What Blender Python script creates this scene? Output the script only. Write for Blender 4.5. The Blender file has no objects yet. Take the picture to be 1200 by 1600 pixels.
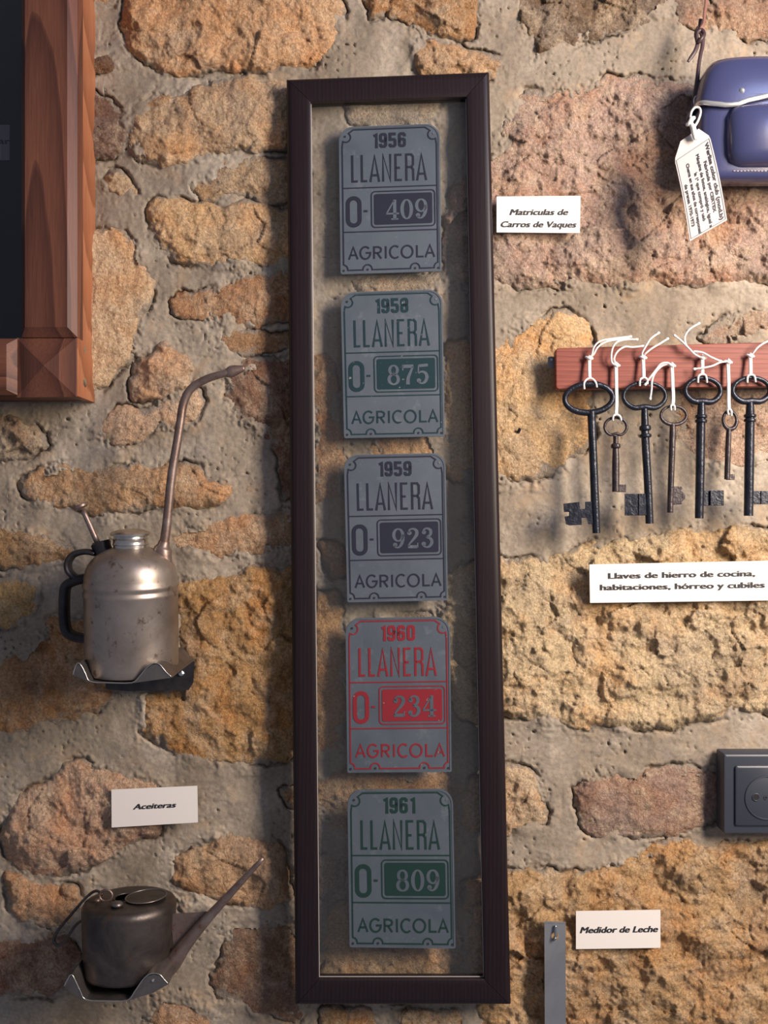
import bpy, bmesh, math
import numpy as np
from mathutils import Vector, Matrix

# ------------------------------------------------------------------ camera, world, lights
S = 0.00063            # metres per photograph pixel at the wall plane
D = 1400.0             # camera distance from the wall plane, in the same units
C = bpy.context.scene.collection
scn = bpy.context.scene
cam_d = bpy.data.cameras.new('camera'); cam = bpy.data.objects.new('camera', cam_d); C.objects.link(cam)
cam.location = (0, -D * S, 0); cam.rotation_euler = (math.pi / 2, 0, 0)
cam_d.sensor_fit = 'HORIZONTAL'; cam_d.sensor_width = 36; cam_d.lens = 36 * D / 1200
cam_d.clip_start = 0.01
scn.camera = cam
world = bpy.data.worlds.new('world'); scn.world = world; world.use_nodes = True
world.node_tree.nodes['Background'].inputs[0].default_value = (0.58, 0.62, 0.80, 1)
world.node_tree.nodes['Background'].inputs[1].default_value = 0.29

def area(name, loc, target, sx, sy, power, col):
    l = bpy.data.lights.new(name, 'AREA'); l.shape = 'RECTANGLE'; l.size = sx; l.size_y = sy
    l.energy = power; l.color = col
    o = bpy.data.objects.new(name, l); C.objects.link(o); o.location = loc
    o.rotation_euler = (Vector(target) - Vector(loc)).to_track_quat('-Z', 'Y').to_euler()
    return o
area('window_light', (0.80, -0.74, 0.36), (0.0, 0, -0.08), 0.24, 0.60, 24, (1.0, 0.835, 0.66))
area('added_blue_light', (0.95, -0.95, 0.75), (0.45, 0, 0.25), 0.5, 0.5, 7.5, (0.38, 0.52, 1.0))  # added cool lamp, not a known window; tints the upper right blue
scn.view_settings.view_transform = 'Standard'; scn.view_settings.look = 'None'
scn.view_settings.gamma = 1; scn.view_settings.use_curve_mapping = False
scn.view_settings.exposure = 0.0

# ------------------------------------------------------------------ helpers
def W(x, y, d):
    k = (D - d) / D
    return np.array([(x - 600) * k * S, -d * S, (800 - y) * k * S])
def Wv(x, y, d):
    k = (D - d) / D
    return np.stack([(x - 600) * k * S, -d * S, (800 - y) * k * S], -1)

def tag(o, label=None, cat=None, group=None, kind=None):
    if label: o['label'] = label
    if cat: o['category'] = cat
    if group: o['group'] = group
    if kind: o['kind'] = kind
    return o
def thing(name, loc, label, cat, group=None):
    o = bpy.data.objects.new(name, None); C.objects.link(o); o.location = Vector(loc); o.empty_display_size = 0.01
    return tag(o, label, cat, group)
def root_loc(o):
    v = Vector((0, 0, 0))
    while o is not None: v += o.location; o = o.parent
    return np.array(v)

class MB:
    def __init__(s): s.v = []; s.f = []
    def add(s, vs, fs):
        b = len(s.v); s.v += [tuple(map(float, p)) for p in vs]; s.f += [tuple(b + i for i in f) for f in fs]; return s
    def build(s, name, mat, parent=None, smooth=False, loc=None, angle=None, recalc=True, bevel=0):
        me = bpy.data.meshes.new(name)
        V = np.array(s.v)
        if parent is not None: org = root_loc(parent); lc = np.zeros(3)
        else: org = np.array(loc) if loc is not None else V.mean(0); lc = org
        me.from_pydata([tuple(p) for p in V - org], [], s.f)
        if recalc:
            bm = bmesh.new(); bm.from_mesh(me); bmesh.ops.remove_doubles(bm, verts=bm.verts, dist=1e-7)
            bmesh.ops.recalc_face_normals(bm, faces=bm.faces); bm.to_mesh(me); bm.free()
        me.materials.append(mat)
        o = bpy.data.objects.new(name, me); C.objects.link(o); o.parent = parent; o.location = lc
        if smooth:
            me.shade_smooth()
            if angle: me.set_sharp_from_angle(angle=math.radians(angle))
        if bevel:
            m = o.modifiers.new('bevel', 'BEVEL'); m.width = bevel; m.segments = 2; m.limit_method = 'ANGLE'
        return o

def prism(m, pts, f, h0, h1):
    """pts 2D ring; f(x,y,h)->3D; between heights h0 and h1"""
    n = len(pts)
    vs = [f(p[0], p[1], h0) for p in pts] + [f(p[0], p[1], h1) for p in pts]
    fs = [tuple(range(n)), tuple(range(n, 2 * n))] + [(i, (i + 1) % n, n + (i + 1) % n, n + i) for i in range(n)]
    m.add(vs, fs); return m
def spline(pts, n=6, closed=False):
    P = [np.array(p, float) for p in pts]; out = []
    N = len(P)
    for i in range(N if closed else N - 1):
        if closed: a, b, c, d = P[(i - 1) % N], P[i], P[(i + 1) % N], P[(i + 2) % N]
        else: a, b, c, d = P[max(i - 1, 0)], P[i], P[i + 1], P[min(i + 2, N - 1)]
        for j in range(n):
            t = j / n
            out.append(0.5 * ((2 * b) + (-a + c) * t + (2 * a - 5 * b + 4 * c - d) * t * t + (-a + 3 * b - 3 * c + d) * t ** 3))
    if not closed: out.append(P[-1])
    return out
def tube3(m, pts, rads, seg=10, closed=False, flat=None):
    """pts world np arrays, rads world radii; flat=(a,b): section scale"""
    P = [np.array(p) for p in pts]; n = len(P); rings = []
    up = None
    for i in range(n):
        if closed: t = P[(i + 1) % n] - P[(i - 1) % n]
        else: t = P[min(i + 1, n - 1)] - P[max(i - 1, 0)]
        t = t / (np.linalg.norm(t) + 1e-12)
        if up is None:
            ref = np.array([0, -1.0, 0]) if abs(t[1]) < 0.9 else np.array([1.0, 0, 0])
        else: ref = up
        a = ref - t * np.dot(ref, t); a /= np.linalg.norm(a) + 1e-12; b = np.cross(t, a); up = a
        r = rads[i]; fa, fb = flat if flat else (1, 1)
        rings.append([P[i] + r * (fa * a * math.cos(q) + fb * b * math.sin(q)) for q in [2 * math.pi * k / seg for k in range(seg)]])
    vs = [p for R in rings for p in R]; fs = []
    for i in range(n if closed else n - 1):
        j = (i + 1) % n
        for k in range(seg): fs.append((i * seg + k, i * seg + (k + 1) % seg, j * seg + (k + 1) % seg, j * seg + k))
    if not closed: fs += [tuple(range(seg)), tuple(range((n - 1) * seg, n * seg))]
    m.add(vs, fs); return m
def tube(m, pts, seg=10, n=5, closed=False, flat=None):
    """pts (px,py,d,r)"""
    sp = spline(pts, n, closed) if n > 1 else [np.array(p, float) for p in pts]
    return tube3(m, [W(p[0], p[1], p[2]) for p in sp], [p[3] * S * (D - p[2]) / D for p in sp], seg, closed, flat)
def frame_of(origin, tilt=0, roll=0, yaw=0):
    """rotation: tilt>0 leans the top towards the camera, roll>0 leans the top to the right"""
    return Matrix.Translation(Vector(origin)) @ Matrix.Rotation(math.radians(roll), 4, 'Y') @ Matrix.Rotation(math.radians(tilt), 4, 'X') @ Matrix.Rotation(math.radians(yaw), 4, 'Z')
def lathe(m, prof, M, seg=48, k=1.0, cap=True):
    """prof (r,z) in px units; M matrix"""
    vs = []; fs = []
    for r, z in prof:
        for q in range(seg):
            a = 2 * math.pi * q / seg
            vs.append(M @ Vector((r * k * S * math.cos(a), r * k * S * math.sin(a), z * k * S)))
    for i in range(len(prof) - 1):
        for q in range(seg): fs.append((i * seg + q, i * seg + (q + 1) % seg, (i + 1) * seg + (q + 1) % seg, (i + 1) * seg + q))
    if cap: fs += [tuple(range(seg)), tuple(range((len(prof) - 1) * seg, len(prof) * seg))]
    m.add(vs, fs); return m

# ---- materials
def mat(name, base=(0.5, 0.5, 0.5), rough=0.5, metal=0.0, spec=0.5, coat=0.0):
    m = bpy.data.materials.new(name); m.use_nodes = True
    b = m.node_tree.nodes['Principled BSDF']
    b.inputs['Base Color'].default_value = (*base, 1); b.inputs['Roughness'].default_value = rough
    b.inputs['Metallic'].default_value = metal; b.inputs['Specular IOR Level'].default_value = spec
    b.inputs['Coat Weight'].default_value = coat
    return m
class NT:
    def __init__(s, m): s.t = m.node_tree; s.b = m.node_tree.nodes['Principled BSDF']
    def n(s, typ, **kw):
        nd = s.t.nodes.new(typ)
        for k, v in kw.items():
            if k.startswith('i_'):
                key = k[2:].replace('_', ' '); nd.inputs[key].default_value = v
            else: setattr(nd, k, v)
        return nd
    def l(s, a, b): s.t.links.new(a, b)
    def pos(s, scale=(1, 1, 1)):
        g = s.n('ShaderNodeNewGeometry'); mp = s.n('ShaderNodeMapping'); mp.inputs['Scale'].default_value = scale
        s.l(g.outputs['Position'], mp.inputs['Vector']); return mp.outputs[0]
    def noise(s, vec, scale, detail=4, rough=0.55, dist=0.0):
        nd = s.n('ShaderNodeTexNoise'); nd.inputs['Scale'].default_value = scale; nd.inputs['Detail'].default_value = detail
        nd.inputs['Roughness'].default_value = rough; nd.inputs['Distortion'].default_value = dist
        s.l(vec, nd.inputs['Vector']); return nd.outputs['Fac']
    def ramp(s, fac, stops):
        r = s.n('ShaderNodeValToRGB'); e = r.color_ramp.elements
        e[0].position = stops[0][0]; e[0].color = (*stops[0][1], 1); e[1].position = stops[-1][0]; e[1].color = (*stops[-1][1], 1)
        for p, c in stops[1:-1]: q = e.new(p); q.color = (*c, 1)
        s.l(fac, r.inputs[0]); return r.outputs[0]
    def mix(s, fac, a, b, mode='MIX'):
        x = s.n('ShaderNodeMix', data_type='RGBA', blend_type=mode)
        for v, i in ((fac, 0), (a, 6), (b, 7)):
            if isinstance(v, (int, float)): x.inputs[i].default_value = v
            elif isinstance(v, tuple): x.inputs[i].default_value = (*v, 1)
            else: s.l(v, x.inputs[i])
        return x.outputs[2]
    def bump(s, h, strength, dist=0.001):
        b = s.n('ShaderNodeBump'); b.inputs['Strength'].default_value = strength; b.inputs['Distance'].default_value = dist
        s.l(h, b.inputs['Height']); s.l(b.outputs[0], s.b.inputs['Normal']); return b
    def col(s, c): s.l(c, s.b.inputs['Base Color'])
    def rough(s, c): s.l(c, s.b.inputs['Roughness'])
    def math(s, op, a, b=0.0):
        x = s.n('ShaderNodeMath', operation=op)
        for v, i in ((a, 0), (b, 1)):
            if isinstance(v, (int, float)): x.inputs[i].default_value = v
            else: s.l(v, x.inputs[i])
        return x.outputs[0]

def stone_material():
    m = mat('stone', rough=0.88, spec=0.22); t = NT(m); p = t.pos()
    oi = t.n('ShaderNodeObjectInfo')
    base = oi.outputs['Color']
    rust = t.ramp(t.noise(p, 17, 5, 0.62, 0.6), [(0.46, (0, 0, 0)), (0.72, (1, 1, 1))])
    pale = t.ramp(t.noise(p, 38, 6, 0.7, 0.4), [(0.47, (0, 0, 0)), (0.68, (1, 1, 1))])
    grey = t.ramp(t.noise(p, 11, 4, 0.6, 1.2), [(0.50, (0, 0, 0)), (0.66, (1, 1, 1))])
    speck = t.ramp(t.noise(p, 420, 3, 0.6), [(0.30, (0.62, 0.58, 0.55)), (0.55, (1, 1, 1)), (0.75, (1.22, 1.2, 1.15))])
    c = t.mix(t.math('MULTIPLY', rust, 0.75), base, t.mix(1.0, base, (1.08, 0.74, 0.46), 'MULTIPLY'))
    c = t.mix(t.math('MULTIPLY', grey, 0.42), c, (0.30, 0.255, 0.215))
    c = t.mix(t.math('MULTIPLY', pale, 0.55), c, (0.80, 0.63, 0.43))
    c = t.mix(1.0, c, speck, 'MULTIPLY')
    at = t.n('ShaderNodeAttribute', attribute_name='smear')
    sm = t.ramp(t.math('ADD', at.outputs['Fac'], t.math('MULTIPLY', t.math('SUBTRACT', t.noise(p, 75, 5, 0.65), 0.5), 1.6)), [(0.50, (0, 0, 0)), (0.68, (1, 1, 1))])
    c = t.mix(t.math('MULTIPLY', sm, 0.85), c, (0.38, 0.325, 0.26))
    t.col(c)
    n1 = t.noise(p, 300, 6, 0.72, 1.1); n2 = t.noise(t.pos((1, 1, .45)), 620, 4, 0.65, .8)
    vo = t.n('ShaderNodeTexVoronoi'); vo.inputs['Scale'].default_value = 210; t.l(p, vo.inputs['Vector'])
    h = t.math('ADD', t.math('MULTIPLY', n1, 1.6), t.math('ADD', t.math('MULTIPLY', n2, 0.7), t.math('MULTIPLY', vo.outputs['Distance'], 0.10)))
    t.bump(h, 0.95, 0.0026)
    return m
def mortar_material():
    m = mat('mortar', rough=0.9, spec=0.2); t = NT(m); p = t.pos()
    c = t.ramp(t.noise(p, 9, 5, 0.6, 0.8), [(0.3, (0.20, 0.162, 0.12)), (0.52, (0.30, 0.252, 0.195)), (0.72, (0.42, 0.365, 0.295))])
    c = t.mix(1.0, c, t.ramp(t.noise(p, 300, 4, 0.6), [(0.3, (0.80, 0.79, 0.78)), (0.6, (1.08, 1.07, 1.05))]), 'MULTIPLY')
    c = t.mix(t.math('MULTIPLY', t.ramp(t.noise(p, 22, 6, 0.7, 0.8), [(0.54, (0, 0, 0)), (0.66, (1, 1, 1))]), 0.55), c, (0.40, 0.285, 0.18))
    c = t.mix(t.math('MULTIPLY', t.ramp(t.noise(p, 31, 5, 0.7, 0.5), [(0.56, (0, 0, 0)), (0.70, (1, 1, 1))]), 0.6), c, (0.20, 0.175, 0.15))
    t.col(c)
    n1 = t.noise(p, 130, 5, 0.62, 0.2)
    vo = t.n('ShaderNodeTexVoronoi'); vo.inputs['Scale'].default_value = 115; t.l(t.pos((1, 1, 1)), vo.inputs['Vector'])
    pit = t.math('MULTIPLY', t.math('SMOOTH_MIN', vo.outputs['Distance'], 0.25), t.ramp(t.noise(p, 40, 2), [(0.52, (0, 0, 0)), (0.62, (1, 1, 1))]))
    t.bump(t.math('ADD', t.math('MULTIPLY', n1, 0.8), t.math('MULTIPLY', pit, 3.0)), 0.65, 0.0014)
    return m
def wood(name, dark, mid, light, sx=1.0, rough=0.42, vertical=True, cx=0.0, cz=0.0, scale=1.0, coat=0.15):
    m = mat(name, rough=rough, coat=coat); t = NT(m)
    g = t.n('ShaderNodeNewGeometry'); mp = t.n('ShaderNodeMapping')
    mp.inputs['Location'].default_value = (-cx, 0, -cz)
    t.l(g.outputs['Position'], mp.inputs['Vector'])
    mp2 = t.n('ShaderNodeMapping'); a = 0.10
    mp2.inputs['Scale'].default_value = (1, 0.5, a) if vertical else (a, 0.5, 1)
    t.l(mp.outputs[0], mp2.inputs['Vector'])
    w = t.n('ShaderNodeTexWave', wave_type='RINGS', rings_direction='SPHERICAL', wave_profile='SAW')
    w.inputs['Scale'].default_value = 42 * scale; w.inputs['Distortion'].default_value = 2.2; w.inputs['Detail'].default_value = 2.5
    w.inputs['Detail Scale'].default_value = 1.2
    t.l(mp2.outputs[0], w.inputs['Vector'])
    mp3 = t.n('ShaderNodeMapping'); mp3.inputs['Scale'].default_value = (1, 1, 0.03) if vertical else (0.03, 1, 1)
    t.l(g.outputs['Position'], mp3.inputs['Vector'])
    fib = t.noise(mp3.outputs[0], 900, 4, 0.7); big = t.noise(mp2.outputs[0], 26, 3)
    c = t.ramp(w.outputs['Fac'], [(0.0, light), (0.55, mid), (0.93, dark), (1.0, mid)])
    c = t.mix(t.math('MULTIPLY', big, 0.7), c, mid)
    c = t.mix(1.0, c, t.ramp(fib, [(0.3, (0.72, 0.70, 0.68)), (0.65, (1.12, 1.1, 1.08))]), 'MULTIPLY')
    t.col(c); t.bump(fib, 0.12, 0.0004)
    return m
def metal_mat(name, a, b, rough=(0.3, 0.55), metal=0.9, scale=30, bump=0.15, spots=None, bscale=180):
    m = mat(name, metal=metal); t = NT(m); p = t.pos()
    n = t.noise(p, scale, 6, 0.65, 0.5)
    c = t.ramp(n, [(0.32, a), (0.68, b)])
    if spots:
        c = t.mix(t.ramp(t.noise(p, scale * 3.1, 5, 0.7), [(0.58, (0, 0, 0)), (0.68, (1, 1, 1))]), c, spots)
    t.col(c)
    r = t.n('ShaderNodeMapRange'); r.inputs['To Min'].default_value = rough[0]; r.inputs['To Max'].default_value = rough[1]
    t.l(t.noise(p, scale * 2, 4), r.inputs['Value']); t.rough(r.outputs[0])
    if bump: t.bump(t.noise(p, bscale, 4), bump, 0.0012)
    return m

M_stone = stone_material(); M_mortar = mortar_material()
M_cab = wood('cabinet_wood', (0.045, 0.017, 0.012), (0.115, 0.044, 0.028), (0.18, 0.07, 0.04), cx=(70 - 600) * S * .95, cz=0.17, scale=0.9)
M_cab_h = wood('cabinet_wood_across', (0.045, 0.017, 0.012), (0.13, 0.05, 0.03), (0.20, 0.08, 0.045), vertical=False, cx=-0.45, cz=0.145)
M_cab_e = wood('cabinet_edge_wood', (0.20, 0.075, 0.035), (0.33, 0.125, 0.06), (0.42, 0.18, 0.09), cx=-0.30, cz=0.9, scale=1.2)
M_board = wood('board_wood', (0.15, 0.035, 0.025), (0.22, 0.058, 0.04), (0.27, 0.08, 0.055), vertical=False, cx=0.1, cz=0.0, scale=1.6, rough=0.5)
M_frame = wood('frame_wood', (0.006, 0.004, 0.006), (0.011, 0.006, 0.008), (0.019, 0.008, 0.009), cx=-0.4, cz=0.0, scale=2.0, rough=0.42, coat=0.0)
M_frame.node_tree.nodes['Principled BSDF'].inputs['Specular IOR Level'].default_value = 0.3
M_plate = metal_mat('plate_zinc', (0.075, 0.095, 0.12), (0.105, 0.13, 0.155), (0.45, 0.6), metal=0.3, scale=20, bump=0.04, spots=(0.125, 0.15, 0.17))
M_can = metal_mat('tin_plate', (0.27, 0.22, 0.18), (0.42, 0.36, 0.31), (0.30, 0.50), metal=0.85, scale=24, bump=0.10, spots=(0.17, 0.115, 0.085), bscale=60)
M_candark = metal_mat('sooty_tin', (0.04, 0.035, 0.034), (0.12, 0.10, 0.088), (0.32, 0.55), metal=0.8, scale=30, bump=0.2, spots=(0.13, 0.075, 0.05))
M_spout = metal_mat('aged_spout_metal', (0.16, 0.10, 0.08), (0.30, 0.24, 0.21), (0.35, 0.55), metal=0.75, scale=40, bump=0.15, spots=(0.20, 0.08, 0.05))
M_black = metal_mat('blackened_iron', (0.02, 0.02, 0.024), (0.05, 0.045, 0.045), (0.35, 0.6), metal=0.6, scale=60, bump=0.2)
M_shelf = metal_mat('shelf_tin', (0.12, 0.11, 0.105), (0.24, 0.21, 0.19), (0.30, 0.5), metal=0.85, scale=35, bump=0.05)
M_cap = metal_mat('cap_tin', (0.45, 0.42, 0.37), (0.62, 0.60, 0.56), (0.2, 0.4), metal=0.95, scale=60, bump=0.15)
M_key = metal_mat('key_iron', (0.010, 0.013, 0.022), (0.026, 0.029, 0.042), (0.24, 0.40), metal=0.45, scale=90, bump=0.45, bscale=260)
M_keyr = metal_mat('rusty_key_iron', (0.024, 0.02, 0.026), (0.065, 0.05, 0.05), (0.28, 0.45), metal=0.45, scale=90, bump=0.45, bscale=260)
M_zinc = metal_mat('galvanised_steel', (0.22, 0.23, 0.245), (0.31, 0.32, 0.335), (0.4, 0.5), metal=0.5, scale=14, bump=0.03)
M_steel = mat('bright_steel', (0.6, 0.6, 0.6), 0.25, 1.0)
M_dkhole = mat('dark_hole', (0.008, 0.008, 0.01), 0.8)
M_card = mat('card', (0.80, 0.75, 0.69), 0.6)
for _m in (M_cab, M_cab_h, M_cab_e, M_board):
    _b = _m.node_tree.nodes['Principled BSDF']; _b.inputs['Coat Weight'].default_value = 0.0; _b.inputs['Specular IOR Level'].default_value = 0.3; _b.inputs['Roughness'].default_value = 0.5
M_tag = mat('tag_card', (0.52, 0.49, 0.48), 0.6, spec=0.2)
M_ink = mat('ink', (0.02, 0.02, 0.025), 0.6)
M_inkgrey = mat('tag_ink', (0.03, 0.028, 0.035), 0.6)
M_string = mat('cotton_string', (0.80, 0.78, 0.75), 0.8)
_t = NT(M_string); _t.bump(_t.noise(_t.pos((1, 1, 1)), 1600, 2), 0.6, 0.0006)
M_strap = mat('strap_leather', (0.055, 0.03, 0.032), 0.45)
M_strap2 = mat('worn_strap_leather', (0.22, 0.10, 0.075), 0.5)
M_leather = mat('blue_sheen_leather', (0.04, 0.045, 0.12), 0.26, 0, 0.6, 0.5)  # brown leather whose blue reflection is put into the base colour
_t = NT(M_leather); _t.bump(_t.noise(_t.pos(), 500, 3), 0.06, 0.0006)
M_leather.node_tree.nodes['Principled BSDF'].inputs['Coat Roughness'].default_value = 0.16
M_trim = mat('case_trim', (0.62, 0.62, 0.60), 0.22, 0.7)
M_stitch = mat('stitch_thread', (0.45, 0.38, 0.36), 0.7)
M_sock = mat('anthracite_plastic', (0.036, 0.042, 0.056), 0.40)
_t = NT(M_sock); _t.bump(_t.noise(_t.pos(), 900, 2), 0.05, 0.0004)
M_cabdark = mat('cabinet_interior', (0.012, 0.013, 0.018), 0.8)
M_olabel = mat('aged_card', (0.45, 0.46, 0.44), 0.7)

def glass(name, tint, dust=0.0, refl=1.0):
    m = bpy.data.materials.new(name); m.use_nodes = True; t = m.node_tree; t.nodes.clear()
    o = t.nodes.new('ShaderNodeOutputMaterial'); tr = t.nodes.new('ShaderNodeBsdfTransparent'); gl = t.nodes.new('ShaderNodeBsdfGlossy')
    df = t.nodes.new('ShaderNodeBsdfDiffuse'); fr = t.nodes.new('ShaderNodeFresnel'); m1 = t.nodes.new('ShaderNodeMixShader'); m2 = t.nodes.new('ShaderNodeMixShader')
    mu = t.nodes.new('ShaderNodeMath'); mu.operation = 'MULTIPLY'; mu.inputs[1].default_value = refl
    tr.inputs[0].default_value = (*tint, 1); gl.inputs['Roughness'].default_value = 0.02; df.inputs[0].default_value = (0.6, 0.6, 0.6, 1)
    m2.inputs[0].default_value = dust; fr.inputs[0].default_value = 1.5
    t.links.new(fr.outputs[0], mu.inputs[0]); t.links.new(mu.outputs[0], m1.inputs[0]); t.links.new(tr.outputs[0], m2.inputs[1]); t.links.new(df.outputs[0], m2.inputs[2])
    t.links.new(m2.outputs[0], m1.inputs[1]); t.links.new(gl.outputs[0], m1.inputs[2]); t.links.new(m1.outputs[0], o.inputs[0])
    return m
M_glass = glass('picture_glass', (0.955, 0.96, 0.96), 0.012, 0.6)
M_cabglass = glass('cabinet_glass', (0.8, 0.8, 0.82), 0.0)

# ------------------------------------------------------------------ the stone wall
def gnoise(x, y, scale, seed):
    x = x / scale + 37.3 * seed; y = y / scale + 91.7 * seed
    xi = np.floor(x).astype(np.int64); yi = np.floor(y).astype(np.int64); fx = x - xi; fy = y - yi
    def g(ix, iy):
        h = (ix * 374761393 + iy * 668265263 + seed * 1442695041) & 0x7fffffff
        h = ((h ^ (h >> 13)) * 1274126177) & 0x7fffffff; h = h ^ (h >> 16)
        a = (h & 0xffff) / 65536.0 * 2 * np.pi
        return np.cos(a), np.sin(a)
    def dot(ix, iy, dx, dy): c, s_ = g(ix, iy); return c * dx + s_ * dy
    u = fx * fx * fx * (fx * (fx * 6 - 15) + 10); v = fy * fy * fy * (fy * (fy * 6 - 15) + 10)
    a = dot(xi, yi, fx, fy); b = dot(xi + 1, yi, fx - 1, fy); c = dot(xi, yi + 1, fx, fy - 1); d = dot(xi + 1, yi + 1, fx - 1, fy - 1)
    return 1.5 * ((a + (b - a) * u) + ((c + (d - c) * u) - (a + (b - a) * u)) * v)
def fbm(x, y, scale, octv, seed, gain=0.5):
    s_ = 0; a = 1.0
    for i in range(octv): s_ = s_ + a * gnoise(x, y, scale / 2 ** i, seed + i * 7); a *= gain
    return s_
def ridged(x, y, scale, octv, seed, gain=0.55):
    s_ = 0; a = 1.0
    for i in range(octv): s_ = s_ + a * (0.5 - np.abs(gnoise(x, y, scale / 2 ** i, seed + i * 5)) * 1.6); a *= gain
    return s_
def facets(x, y, scale, seed):
    wx = x + 9 * gnoise(x, y, scale * .5, seed + 1); wy = y + 9 * gnoise(x, y, scale * .5, seed + 2)
    gx = wx / scale; gy = wy / scale; xi = np.floor(gx).astype(np.int64); yi = np.floor(gy).astype(np.int64)
    best = np.full(x.shape, 1e9); val = np.zeros(x.shape)
    for dx in (-1, 0, 1):
        for dy in (-1, 0, 1):
            ix = xi + dx; iy = yi + dy
            h = (ix * 73856093 ^ iy * 19349663 ^ seed * 83492791) & 0x7fffffff
            r1 = ((h * 1103515245 + 12345) & 0x7fffffff) / 2147483648.0
            r2 = ((h * 22695477 + 1) & 0x7fffffff) / 2147483648.0
            r3 = ((h * 69069 + 5) & 0x7fffffff) / 2147483648.0
            r4 = ((h * 134775813 + 7) & 0x7fffffff) / 2147483648.0
            ox = gx - ix - r1; oy = gy - iy - r2; dd = ox * ox + oy * oy
            v = (r3 - .5) * 2 * ox + (r4 - .5) * 2 * oy + (r3 * r4 - .25) * .5
            mk = dd < best; best = np.where(mk, dd, best); val = np.where(mk, v, val)
    return val

MX0, MX1, MY0, MY1 = -90, 1290, -90, 1690
STEP = 2.0
gx = np.arange(MX0, MX1 + .1, STEP); gy = np.arange(MY0, MY1 + .1, STEP)
GX, GY = np.meshgrid(gx, gy)

TAN = (0.62, 0.40, 0.22); PALE = (0.70, 0.48, 0.31); BROWN = (0.34, 0.20, 0.12); OCHRE = (0.56, 0.33, 0.15)
PINK = (0.52, 0.37, 0.27); GREYT = (0.44, 0.35, 0.26); DARK = (0.24, 0.155, 0.11); WARM = (0.50, 0.30, 0.16)
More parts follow.
